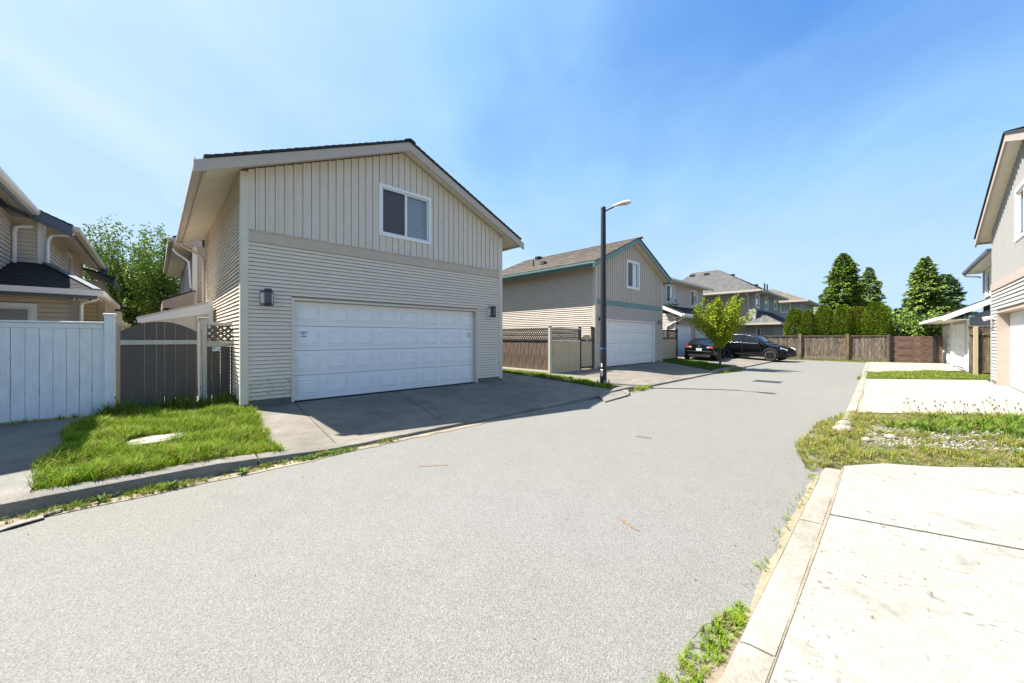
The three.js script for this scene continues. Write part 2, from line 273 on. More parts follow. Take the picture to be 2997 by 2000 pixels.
// a roof slope of overlapping shingle tabs: A,B eave (left, right seen from outside), C,D ridge (right, left)
function shingles(A, Bp, C, D, m, name, parent, { ex = .15, tw = .32, tone = .3, slab = .05 } = {}) {
  A = v3(...A); Bp = v3(...Bp); C = v3(...C); D = v3(...D);
  const up = C.clone().add(D).sub(A).sub(Bp).multiplyScalar(.5), nrm = Bp.clone().sub(A).cross(up).normalize(); if (nrm.y < 0) nrm.negate();
  const n = Math.max(2, Math.round(up.length() / ex)), P = [], Cc = [], UV = [];
  const q = (a, b, c, d, t) => { for (const p of [a, b, c, a, c, d]) { P.push(p.x, p.y, p.z); Cc.push(t, t, t); UV.push(p.x + p.z * .3, p.y * 1.6 + p.z); } };
  for (let i = 0; i < n; i++) {
    const t0 = i / n, t1 = Math.min(1, (i + 1.25) / n), L0 = A.clone().lerp(D, t0), R0 = Bp.clone().lerp(C, t0), L1 = A.clone().lerp(D, t1), R1 = Bp.clone().lerp(C, t1), w = L0.distanceTo(R0), k = Math.max(1, Math.round(w / tw));
    const off = R();
    for (let j = 0; j < k; j++) { const a = Math.max(0, (j + (j ? off * .6 - .3 : 0)) / k), b = j === k - 1 ? 1 : (j + 1 + off * .6 - .3) / k, tn = 1 - tone / 2 + R() * tone, th = .012 + R() * .007, o = nrm.clone().multiplyScalar(th), o2 = nrm.clone().multiplyScalar(.002);
      const p0 = L0.clone().lerp(R0, a).add(o), p1 = L0.clone().lerp(R0, b).add(o), p2 = L1.clone().lerp(R1, b).add(o2), p3 = L1.clone().lerp(R1, a).add(o2);
      q(p0, p1, p2, p3, tn); q(p0.clone().sub(o), p1.clone().sub(o), p1, p0, tn * .95); }
  }
  // solid deck below
  const o = nrm.clone().multiplyScalar(-slab), c4 = [A, Bp, C, D], lo = c4.map((p) => p.clone().add(o)); q(c4[0], c4[1], c4[2], c4[3], .9); q(lo[3], lo[2], lo[1], lo[0], .9);
  for (let i = 0; i < 4; i++) q(lo[i], lo[(i + 1) % 4], c4[(i + 1) % 4], c4[i], .9);
  const g = new THREE.BufferGeometry(); g.setAttribute('position', new THREE.Float32BufferAttribute(P, 3)); g.setAttribute('color', new THREE.Float32BufferAttribute(Cc, 3)); g.setAttribute('uv', new THREE.Float32BufferAttribute(UV, 2)); g.computeVertexNormals();
  return mesh(name, g, m, parent);
}
// gable roof, ridge along x from xb (back) to xf (front overhang)
function gableRoof(b, { xb, xf, zr, half, yr, slope, m, fascia, soffit, wallZ, face = 1, gut = fascia, depth = .2, sides = [-1, 1] }) {
  for (const s of sides) {
    const ze = zr + s * half, ye = yr - slope * half, F = xf + face * .03;
    const A = [F, ye, ze], Bq = [xb, ye, ze], C = [xb, yr, zr], D = [F, yr, zr];
    shingles(A, Bq, C, D, m, 'roof_slope', b, { slab: .03 });
    // rake board along the gable
    const h = depth, yo = -.045, mk = (x0, x1) => extr([[zr, yr + yo], [ze + s * .14, ye + yo - slope * .14], [ze + s * .14, ye + yo - slope * .14 - h], [zr, yr + yo - h]].map(([z, y]) => [-z, y]), x1 - x0, fascia, 'rake_board', b, [x0, 0, 0], PI / 2);
    mk(face > 0 ? xf - .04 : xf, face > 0 ? xf : xf + .04);
    // soffit strips under the overhang (both under eave and rake), with open joints
    const xs = [], wz = wallZ ? wallZ[s < 0 ? 0 : 1] : ze - s * .6, n = Math.round(Math.abs(xf - xb) / .1), dy = -.06 - h * .55;
    for (let i = 0; i < n; i++) { const x0 = lerp(xb, xf, i / n), x1 = lerp(xb, xf, (i + .9) / n), yW = yr - slope * Math.abs(wz - zr) + dy, yE = ye + dy; const g = barG([(x0 + x1) / 2, yE, ze - s * .03], [(x0 + x1) / 2, yW, wz], Math.abs(x1 - x0), .012); xs.push(g); }
    xs.push(barG([(xb + xf) / 2, ye + dy + .014, ze], [(xb + xf) / 2, yr - slope * Math.abs(wz - zr) + dy + .014, wz], Math.abs(xf - xb) - .09, .01));
    mesh('soffit', merge(xs), soffit, b);
    // fascia and gutter at the eave
    B(b, 'fascia_board', fascia, Math.min(xb, xf - face * .04), Math.max(xb, xf - face * .04), ye - .05 - h, ye - .05, Math.min(ze - s * .03, ze), Math.max(ze - s * .03, ze), 'x');
    const gp = [[0, 0], [.09, .0], [.125, .05], [.125, .12], [.115, .12], [.11, .055], [.085, .012], [.012, .012], [.012, .12], [0, .12]];
    const sh = new THREE.Shape(gp.map(([o, y]) => new THREE.Vector2(o * s, y))); const gg = new THREE.ExtrudeGeometry(sh, { depth: Math.abs(xf - xb) - .02, bevelEnabled: false }); gg.rotateY(-PI / 2); // shape x -> z
    mesh('gutter', uvm(gg), gut, b, [Math.max(xb, xf) - .01, ye - .17, ze + s * .002]);
  }
  // rake soffit: thin sheet under the front overhang
  for (const s of sides) { const ze = zr + s * (half - .02), ye = yr - slope * (half - .02); mesh('rake_soffit', merge([barG([(xf - face * .04 + xf - face * .42) / 2, yr - .16, zr], [(xf - face * .04 + xf - face * .42) / 2, ye - .16, ze], .36, .012)]), soffit, b); }
  const rc = []; for (let x = Math.min(xb, xf); x < Math.max(xb, xf) - .05; x += .2) for (const s of [-1, 1]) { const g = new THREE.BoxGeometry(.26, .012, .15); g.rotateX(s * Math.atan(slope)); g.rotateZ(.03); g.translate(x + .13, yr + .012 - slope * .06, zr + s * .07); rc.push(g); }
  const ridge = mesh('ridge_cap', merge(rc), m, b); const cc = new Float32Array(ridge.geometry.attributes.position.count * 3).fill(.85); ridge.geometry.setAttribute('color', new THREE.BufferAttribute(cc, 3));
}
// flat-topped prism over a polygon in (x, z), with its top following yf
function prism(poly, yf, th, m, name, parent) {
  const c = poly.map(([x, z]) => new THREE.Vector2(x, z)), tri = THREE.ShapeUtils.triangulateShape(c, []), P = [], UV = [];
  const put = (x, y, z) => { P.push(x, y, z); UV.push(x, z); }; const area = THREE.ShapeUtils.area(c) > 0;
  for (const t of tri) { const o = area ? [t[0], t[2], t[1]] : t; for (const i of o) put(c[i].x, yf(c[i].x, c[i].y), c[i].y); }
  for (let i = 0; i < c.length; i++) { const a = c[i], b = c[(i + 1) % c.length], ya = yf(a.x, a.y), yb = yf(b.x, b.y); const f = [[a.x, ya, a.y], [b.x, yb, b.y], [b.x, yb - th, b.y], [a.x, ya, a.y], [b.x, yb - th, b.y], [a.x, ya - th, a.y]]; if (!area) f.reverse(); for (const p of f) { P.push(...p); UV.push(p[0] + p[2], p[1] + p[2]); } }
  const g = new THREE.BufferGeometry(); g.setAttribute('position', new THREE.Float32BufferAttribute(P, 3)); g.setAttribute('uv', new THREE.Float32BufferAttribute(UV, 2)); g.computeVertexNormals(); return mesh(name, g, m, parent);
}
// ---------- the ground ----------
const clamp01 = (t) => Math.max(0, Math.min(1, t));
const yL = (x) => lerp(.05, .18, clamp01((-5.33 - x) / 3.2));            // ground west of the lane
const yR = (x) => .05 + .025 * Math.min(2.6, Math.max(0, x + .4));       // ground east of the lane
const rightEdge = (z) => { const P = [[14, -.5], [-2, -.53], [-5, -.56], [-9, -.66], [-18.5, -.88], [-29.5, -1.2], [-33, -1.3]]; for (let i = 1; i < P.length; i++) if (z >= P[i][0]) return lerp(P[i - 1][1], P[i][1], (z - P[i - 1][0]) / (P[i][0] - P[i - 1][0])); return -1.3; };
{
  const g = new THREE.PlaneGeometry(900, 900); g.rotateX(-PI / 2); const o = structure(mesh('ground', uvm(g), M.soil, null, [0, -.06, 0]));
  structure(prism([[-5.3, 16], [-8.7, 16], [-8.7, -34], [-5.3, -34]], (x) => yL(x) - .06, .1, M.soil, 'verge_ground'));
  structure(prism([[-8.7, 16], [-70, 16], [-70, -75], [-8.7, -75]], () => .115, .1, M.soil, 'yard_ground'));
  structure(prism([[-.45, 16], [-.45, -5], [-.8, -20], [-1.25, -31.2], [60, -31.2], [60, 16]], (x) => yR(x) - .04, .1, M.soil, 'east_ground'));
  // the asphalt lane: a fine sheet with patchy tone of its own
  const nx = 26, nz = 240, P = [], C = [], U = [], I = [], z0 = 14, z1 = -31;
  const bl = (x, z) => { const a = Math.sin(x * 1.7 + z * .31) + Math.sin(x * .63 - z * .47 + 2) + Math.sin(z * 1.13 + x * .4 + 5) * .6 + Math.sin(x * 3.1 + z * 1.9) * .4; return a; };
  for (let j = 0; j <= nz; j++) for (let i = 0; i <= nx; i++) { const z = lerp(z0, z1, j / nz), x = lerp(-5.2, rightEdge(z) + .02, i / nx), u = i / nx; const t = .95 + .010 * bl(x, z) + .008 * Math.sin(x * 9 + z * 4) * Math.sin(z * 7 - x * 3) + rr(-.012, .012);
    P.push(x, .022 * Math.sin(u * PI) - .006, z); U.push(x, z); C.push(t * 1.0, t * .995, t * (.975 + .012 * bl(z, x))); }
  for (let j = 0; j < nz; j++) for (let i = 0; i < nx; i++) { const a = j * (nx + 1) + i, b = a + 1, c = a + nx + 1, d = c + 1; I.push(a, b, c, b, d, c); }
  const rg = new THREE.BufferGeometry(); rg.setAttribute('position', new THREE.Float32BufferAttribute(P, 3)); rg.setAttribute('uv', new THREE.Float32BufferAttribute(U, 2)); rg.setAttribute('color', new THREE.Float32BufferAttribute(C, 3)); rg.setIndex(I); rg.computeVertexNormals();
  structure(mesh('road', rg, M.asphalt));
}
function kerbRun(name, m, path, width, hf, side, { rough = .006, joint = 3 } = {}) { // path of [x, z]; side +1: body lies towards -x
  const root = new THREE.Group(); root.name = name; scene.add(root); structure(root);
  for (let s = 0; s < path.length - 1; s++) {
    const [xa, za] = path[s], [xb, zb] = path[s + 1], L = Math.hypot(xb - xa, zb - za), k = Math.max(1, Math.round(L / joint));
    for (let q = 0; q < k; q++) {
      const t0 = (q + .003) / k, t1 = (q + .997) / k, n = Math.max(3, Math.round(L / k / .18)), P = [], U = [], I = [];
      for (let i = 0; i <= n; i++) { const t = lerp(t0, t1, i / n), x = lerp(xa, xb, t), z = lerp(za, zb, t), h = hf(z) + rr(-rough, rough) * .5, e = rr(-rough, rough), r = Math.min(.03, h * .4);
        for (const [o, y] of [[-.004, -.05], [.004 + e * .4, h - r * 1.3], [r * .5 + e, h - r * .35], [r * 1.6 + e, h], [width, h + .004], [width, -.05]]) { P.push(x - side * o, y, z); U.push(o + y, z); } }
      for (let i = 0; i < n; i++) for (let j = 0; j < 5; j++) { const a = i * 6 + j, b = a + 6; side > 0 ? I.push(a, a + 1, b, b, a + 1, b + 1) : I.push(a, b, a + 1, b, b + 1, a + 1); }
      for (const i of [0, n]) { const o = i * 6; for (let j = 1; j < 5; j++) (i === 0) === (side > 0) ? I.push(o, o + j + 1, o + j) : I.push(o, o + j, o + j + 1); }
      const g = new THREE.BufferGeometry(); g.setAttribute('position', new THREE.Float32BufferAttribute(P, 3)); g.setAttribute('uv', new THREE.Float32BufferAttribute(U, 2)); g.setIndex(I);
      mesh('kerb_stone', toCreasedNormals(g, .6), m, root);
    }
  }
}
const ramp = (z, P) => { for (let i = 1; i < P.length; i++) if (z >= P[i][0]) return lerp(P[i - 1][1], P[i][1], (z - P[i - 1][0]) / (P[i][0] - P[i - 1][0])); return P[P.length - 1][1]; };
const kerbH = (z) => ramp(z, [[20, .135], [-.5, .135], [-1.7, .05], [-7.9, .05], [-8.9, .125], [-9.75, .125], [-10.4, .05], [-16.6, .05], [-17.4, .125], [-20.1, .125], [-20.9, .05], [-32, .05]]);
kerbRun('kerb', M.kerb, [[-5.15, 14], [-5.15, -9.8]], .2, kerbH, 1);
kerbRun('kerb_beside_tree', M.kerb, [[-5.2, -10.1], [-5.25, -30.6]], .2, kerbH, 1);
structure(prism([[-.381, 9], [-.381, -2], [-.412, -5.4], [-.395, -5.5], [-.369, -3.9], [-.358, 9]], () => .0765, .06, M.sand, 'kerb_joint'));
structure(prism([[-.515, -9.6], [-.53, -10], [-.74, -18.4], [-.715, -18.4], [-.485, -9.7]], () => .073, .06, M.sand, 'kerb_joint_beyond_grass'));
kerbRun('pale_kerb', M.kerbWhite, [[-.53, 10], [-.53, -2], [-.56, -5.35]], .155, () => .075, -1, { joint: 1.9, rough: .004 });
kerbRun('pale_kerb_beyond_grass', M.kerbWhite, [[-.66, -8.75], [-.88, -18.5], [-1.2, -29.8]], .15, () => .075, -1, { joint: 2.4, rough: .004 });
// sandy dirt in the gutter along the kerbs
function dirt(name, pts, m) { structure(prism(pts, () => .004, .03, m, name)); }
{ const a = [], b = []; for (let z = 3; z > -6.5; z -= .2) { a.push([-5.13, z]); b.unshift([-5.13 + .09 + rr(0, .06) + (z > -1.5 ? .05 : 0), z]); } dirt('gutter_dirt', a.concat(b), M.sand); }
{ const a = [], b = []; for (let z = 2; z > -5.4; z -= .2) { a.push([rightEdge(z) - .008, z]); b.unshift([rightEdge(z) - .03 - rr(0, .045), z]); } dirt('gutter_sand', a.concat(b), M.sand); }

function slabs(name, m, polys, yf, th = .12) { const root = new THREE.Group(); root.name = name; scene.add(root); structure(root); for (const p of polys) prism(p, yf, th, m, 'concrete_slab', root); return root; }
const J = .008, XE = -5.355;
// drive of the big garage: four slabs parted by joints that fan out to the kerb
slabs('driveway', M.drive, [
  [[-8.53, -1.28], [XE, -1.12], [XE, -1.80 + J], [-8.53, -2.06 + J]],
  [[-8.53, -2.06 - J], [XE, -1.80 - J], [XE, -3.58 + J], [-8.53, -4.28 + J]],
  [[-8.53, -4.28 - J], [XE, -3.58 - J], [XE, -5.92 + J], [-8.53, -7.05 + J]],
  [[-8.53, -7.05 - J], [XE, -5.92 - J], [XE, -9.18], [-10.6, -9.62], [-10.6, -7.85], [-8.53, -7.85]],
], (x) => yL(x));
slabs('driveway_beside_white_fence', M.driveGrey, [[[-9.5, .80], [XE, .80], [XE, 3.9], [-9.5, 3.9]], [[-9.5, 3.92], [XE, 3.92], [XE, 10], [-9.5, 10]]], (x) => lerp(.132, .17, clamp01((-5.33 - x) / 3.2)));
slabs('driveway_of_teal_garage', M.drive, [
  [[-8.74, -10.25], [XE - .0, -9.98], [XE - .02, -12.5], [-8.74, -12.6]], [[-8.74, -12.62], [XE - .02, -12.52], [XE - .03, -15.2], [-8.74, -16.4]], [[-8.74, -16.42], [XE - .03, -15.22], [XE - .04, -17.4], [-8.74, -19.8]],
], (x) => yL(x) + .02 * clamp01((-6 - x) / 2));
slabs('driveway_of_twin_door_house', M.drive, [
  [[XE - .05, -20.5], [XE - .06, -25.2], [-9.98, -27.5], [-9.98, -24.3], [-9.2, -23.4]], [[XE - .06, -25.22], [XE - .07, -30.6], [-9.98, -30.6], [-9.98, -27.52]],
], (x) => lerp(.05, .26, clamp01((-5.33 - x) / 4.6)));
// pale concrete east of the lane
slabs('pale_driveway', M.driveWhite, [
  [[-.36, 9], [-.37, -3.93], [3.6, -4.92], [3.6, 9]], [[-.375, -3.96], [-.4, -5.55], [-.1, -5.95], [.35, -6.2], [.98, -6.75], [3.6, -8.6], [3.6, -4.95]],
], (x) => yR(x) + .022);
slabs('pale_driveway_of_white_garage', M.driveWhite, [
  [[-.49, -9.7], [-.56, -12.9], [2.21, -13.66], [2.21, -11.67]], [[-.56, -12.92], [-.72, -17.7], [2.04, -19.3], [2.04, -17.38], [2.21, -17.38], [2.21, -13.68]], [[2.4, -11.7], [4.9, -13.2], [4.9, -10.3], [2.4, -10.0]],
], (x) => yR(x) + .022);
slabs('pale_apron_by_brown_fence', M.driveWhite, [[[-.84, -21.3], [-.98, -25.5], [1.95, -26.2], [1.95, -24.2], [1.15, -23.6]], [[-.98, -25.52], [-1.05, -30.3], [1.8, -30.3], [1.95, -26.22]]], (x) => yR(x) + .015);

slabs('side_path', M.driveWhite, [[[-9.75, .42], [-30, .42], [-30, -.95], [-9.75, -1.1]], [[-9.8, 2.6], [-13.5, 2.6], [-13.5, .62], [-9.8, .62]]], () => .135);
// ---------- the big beige garage ----------
{
  const b = thing('garage_house', 'big beige garage with vertical boards in its gable over a wide white panel door', 'garage');
  const X = -8.55, Z = -1.19, Wd = 6.6, zr = -4.47, slope = .439, yr = 6.30, FL = .19;
  const topU = (u) => yr - .20 - slope * Math.abs(-(u) + Z - zr);
  const doorH = [.87 - .05, 5.60 + .05, FL - .1, 2.27 + .05], winH = [2.73, 4.01, 4.02, 5.12];
  const w = grp('wall', b, [X, 0, Z], PI / 2);
  core(w, M.beige, [[0, .12], [Wd, .12], [Wd, topU(Wd)], [Wd / 2, topU(Wd / 2)], [0, topU(0)]], [[doorH[0], doorH[1], .13, doorH[3]], winH]);
  siding(w, M.beige, .1, Wd - .1, .30, 3.34, .0765, { holes: [doorH, [.28, .51, 2.17, 2.38], [6.10, 6.30, 2.17, 2.38]], stain: 5 });
  battens(w, M.beigeBoard, .1, Wd - .1, 3.57, topU, .165, { holes: [[winH[0] - .07, winH[1] + .07, winH[2] - .07, winH[3] + .07]] });
  B(w, 'band_board', M.beigeBand, .1, Wd - .1, 3.34, 3.545, 0, .035, 'x'); B(w, 'drip_cap', M.beigeBand, .1, Wd - .1, 3.545, 3.57, 0, .05, 'x');
  B(w, 'corner_trim', M.beigeTrim, -.02, .1, .24, topU(0) - .02, 0, .03); B(w, 'corner_trim', M.beigeTrim, Wd - .1, Wd + .02, .24, topU(Wd) - .02, 0, .03);
  B(w, 'foundation', M.foundation, .0, doorH[0], .1, .30, -.02, .012); B(w, 'foundation', M.foundation, doorH[1], Wd, .1, .30, -.02, .012);
  // side wall towards the arched gate
  const s = grp('wall', b, [-15.3, 0, Z], 0), SL = 6.75;
  core(s, M.beige, [[0, .12], [SL - .145, .12], [SL - .145, 4.69], [0, 4.69]], []);
  siding(s, M.beige, .1, SL - .11, .30, 4.68, .0765); B(s, 'corner_trim', M.beigeTrim, SL - .11, SL + .028, .24, 4.62, 0, .028); B(s, 'corner_trim', M.beigeTrim, 0, .1, .24, 4.6, 0, .028);
  B(s, 'foundation', M.foundation, 0, SL - .01, .1, .30, -.02, .012, 'x');
  // far side and back: plain
  B(b, 'wall_beyond', M.beige, -15.3, X - .15, .1, 4.6, -7.79, -7.66); B(b, 'corner_trim', M.beigeTrim, X - .12, X + .028, .24, 4.6, -7.82, -7.792);
  extr([[1.19, .1], [7.79, .1], [7.79, topU(Wd)], [4.49, topU(3.3)], [1.19, topU(0)]], .12, M.beige, 'wall_back', b, [-15.3, 0, 0], PI / 2);
  B(b, 'ceiling_joists', M.dark, -15.1, X - .2, 3.4, 3.5, -7.6, -1.4);
  gableRoof(b, { xb: -15.6, xf: -8.2, zr, half: 3.85, yr, slope, m: M.shDark, fascia: M.fascia, soffit: M.soffit, wallZ: [-7.79, -1.19], depth: .2 });
  garageDoor(b, X, Z, PI / 2, .87, 5.60, FL + .0, 2.27, { recess: .12 });
  const wi = windowAt(b, X, Z, PI / 2, winH[0], winH[1], winH[2], winH[3], { screen: 1, trim: .07 }); wi.userData.label = 'white sliding window with blinds in the gable';
  M.stick = [(() => { const c = document.createElement('canvas'); c.width = 128; c.height = 112; const x = c.getContext('2d'); x.fillStyle = '#e6e6ec'; x.fillRect(0, 0, 128, 112); x.fillStyle = '#0c0c10'; x.fillRect(0, 2, 128, 20); x.fillRect(0, 92, 128, 16);
    x.beginPath(); x.moveTo(14, 34); x.lineTo(52, 34); x.lineTo(50, 62); x.lineTo(33, 80); x.lineTo(16, 62); x.fill(); x.fillStyle = '#e6e6ec'; x.beginPath(); x.arc(33, 52, 8, 0, 7); x.fill(); x.fillStyle = '#23232a'; x.fillRect(58, 46, 64, 6); x.fillStyle = '#777'; for (let i = 0; i < 3; i++) x.fillRect(62, 60 + i * 9, 52 - i * 9, 4); x.fillStyle = '#c8c8d0'; x.fillRect(26, 9, 76, 5);
    const t = new THREE.CanvasTexture(c); t.colorSpace = THREE.SRGBColorSpace; return t; })()].map((t) => new THREE.MeshStandardMaterial({ map: t, roughness: .5 }))[0];
  const sg = new THREE.PlaneGeometry(.115, .105);
  for (const u of [1.085, 5.42]) mesh('security_sticker', sg, M.stick, b, [X - .1, 1.57, Z - u], [0, PI / 2, 0]);
  for (const u of [.395, 6.17]) { const l = grp('wall_lamp', b, [X, 0, Z], PI / 2);
    mesh('mount_block', boardG(.2, .2, .03, .006), M.white, l, [u, 2.175, .02]); mesh('bracket', boxG(.05, .11, .06), M.lampGrey, l, [u, 2.275, .06]);
    mesh('lamp_body', boardG(.105, .225, .105, .008), M.lampGrey, l, [u, 2.17, .14]); for (const y of [2.115, 2.395]) mesh('lamp_end', boardG(.105, .055, .105, .008, 1), M.black, l, [u, y, .14]);
    mesh('lamp_glass', boxG(.09, .004, .09), M.gutterWhite, l, [u, 2.452, .14]); }
  const cm = grp('security_camera', b, [X, 0, Z], PI / 2); { const g = new THREE.CylinderGeometry(.045, .045, .02, 16); g.rotateX(PI / 2); mesh('camera_mount', g, M.white, cm, [5.9, 2.45, .026]); const q = new THREE.CylinderGeometry(.032, .036, .12, 16); q.rotateX(PI / 2); q.rotateY(.5); mesh('camera_body', q, M.white, cm, [5.94, 2.45, .09]); const e = new THREE.SphereGeometry(.024, 12, 8); mesh('camera_lens', e, M.black, cm, [5.965, 2.45, .143]); }
  const dp = grp('downspout', b); tube([[-15.25, 4.42, -.60], [-15.25, 4.32, -.64], [-15.2, 4.1, -1.02], [-15.2, 3.9, -1.13], [-15.2, .3, -1.13]], .04, M.beigeTrim, 'pipe', dp, 40);
  rebase(b, -11.9, .12, -4.49);
}
// ---------- the house behind that garage ----------
{
  const b = thing('rear_house', 'beige two storey house wing behind the big garage, with a small brown lower roof', 'house');
  const w = grp('wall', b, [-16.9, 0, -.98], PI / 2); core(w, M.taupeLight, [[0, .1], [6, .1], [6, 4.7], [0, 4.7]], []); siding(w, M.taupeLight, .1, 6, .3, 4.65, .1, { each: false }); B(w, 'corner_trim', M.gutterWhite, -.025, .1, .2, 4.66, 0, .025);
  const s = grp('wall', b, [-25, 0, -.98], 0); core(s, M.taupeLight, [[0, .1], [7.95, .1], [7.95, 4.7], [0, 4.7]], [[4.2, 6.6, 3.0, 4.3]]); siding(s, M.taupeLight, 0, 8, .3, 4.65, .1, { each: false, holes: [[4.1, 6.7, 2.9, 4.4]] });
  windowAt(b, -25, -.98, 0, 4.2, 6.6, 3.0, 4.3, { trim: .1 });
  shingles([-16.6, 4.85, -.45], [-25.5, 4.85, -.45], [-25.5, 6.6, -4.5], [-16.6, 6.6, -4.5], M.shBlack, 'roof_slope', b);
  B(b, 'fascia_board', M.fascia, -25.5, -16.62, 4.62, 4.82, -.49, -.46, 'x'); B(b, 'gutter', M.fascia, -25.5, -16.6, 4.68, 4.8, -.455, -.34, 'x'); B(b, 'soffit', M.soffit, -25.5, -16.62, 4.59, 4.615, -.98, -.46); B(b, 'rake_board', M.fascia, -16.6, -16.56, 4.6, 4.82, -1.2, -.46);
  // lower roof over a porch
  shingles([-16.4, 2.72, -.2], [-20, 2.72, -.2], [-20, 3.1, -1], [-16.4, 3.1, -1], M.shBlack, 'porch_roof', b); B(b, 'porch_fascia', M.pinkish, -20, -16.38, 2.46, 2.7, -.24, -.2, 'x');
  extr([[.98, 2.46], [.2, 2.46], [.2, 2.69], [.98, 3.06]], .03, M.pinkish, 'porch_end_board', b, [-16.41, 0, 0], PI / 2); B(b, 'porch_post', M.tan, -20, -19.8, .1, 2.46, -.4, -.2);
  tube([[-16.95, 4.5, -.45], [-16.95, 4.35, -.55], [-16.86, 4.1, -.85], [-16.86, 3.2, -.9]], .035, M.gutterWhite, 'downspout', b, 30);
  rebase(b, -20.5, .1, -3);
}
{
  const b = thing('satellite_dish', 'small grey satellite dish on the house wing behind the garage', 'satellite dish'); const p = []; for (let i = 0; i <= 8; i++) p.push(new THREE.Vector2(.3 * i / 8, .09 * (i / 8) ** 2)); const g = new THREE.LatheGeometry(p, 20); g.rotateX(PI / 2); g.rotateY(.6);
  mesh('dish', g, M.steelGrey, b, [-20.6, 2.95, -.62]); mesh('arm', merge([barG([-20.6, 2.92, -.62], [-20.35, 2.7, -.5], .02, .02), barG([-20.6, 2.95, -.62], [-20.6, 2.85, -.98], .03, .03)]), M.steelGrey, b); rebase(b, -20.6, 2.85, -.9);
}
{ // lean-to shed in the yard
  const b = thing('yard_shed', 'cream panelled lean-to shed roof rising above the arched gate', 'shed');
  extr([[-.22, .1], [1.08, .1], [1.08, 2.42], [-.22, 1.96]], .04, M.beigeTrim, 'wall', b, [-12.55, 0, 0], PI / 2); for (const z of [.12, -.34, -.78]) B(b, 'panel_joint', M.beigeBand, -12.508, -12.5, .1, lerp(2.0, 2.3, (.2 - z) / 1.2) - .06, z - .008, z + .008);
  const up = (z) => lerp(1.98, 2.46, (.26 - z) / 1.4);
  extr([[-.3, up(.3) - .02], [1.1, up(-1.1) - .02], [1.1, up(-1.1) + .03], [-.3, up(.3) + .03]], 2.3, M.beigeTrim, 'roof_sheet', b, [-14.8, 0, 0], PI / 2);
  extr([[-.28, up(.28) - .12], [1.1, up(-1.1) - .3], [1.1, up(-1.1) - .02], [-.28, up(.28) - .02]], .03, M.gutterWhite, 'end_board', b, [-12.51, 0, 0], PI / 2); B(b, 'side_trim', M.gutterWhite, -12.53, -12.47, 1.5, 2.5, -1.12, -1.03);
  rebase(b, -13.5, .1, -.4);
}
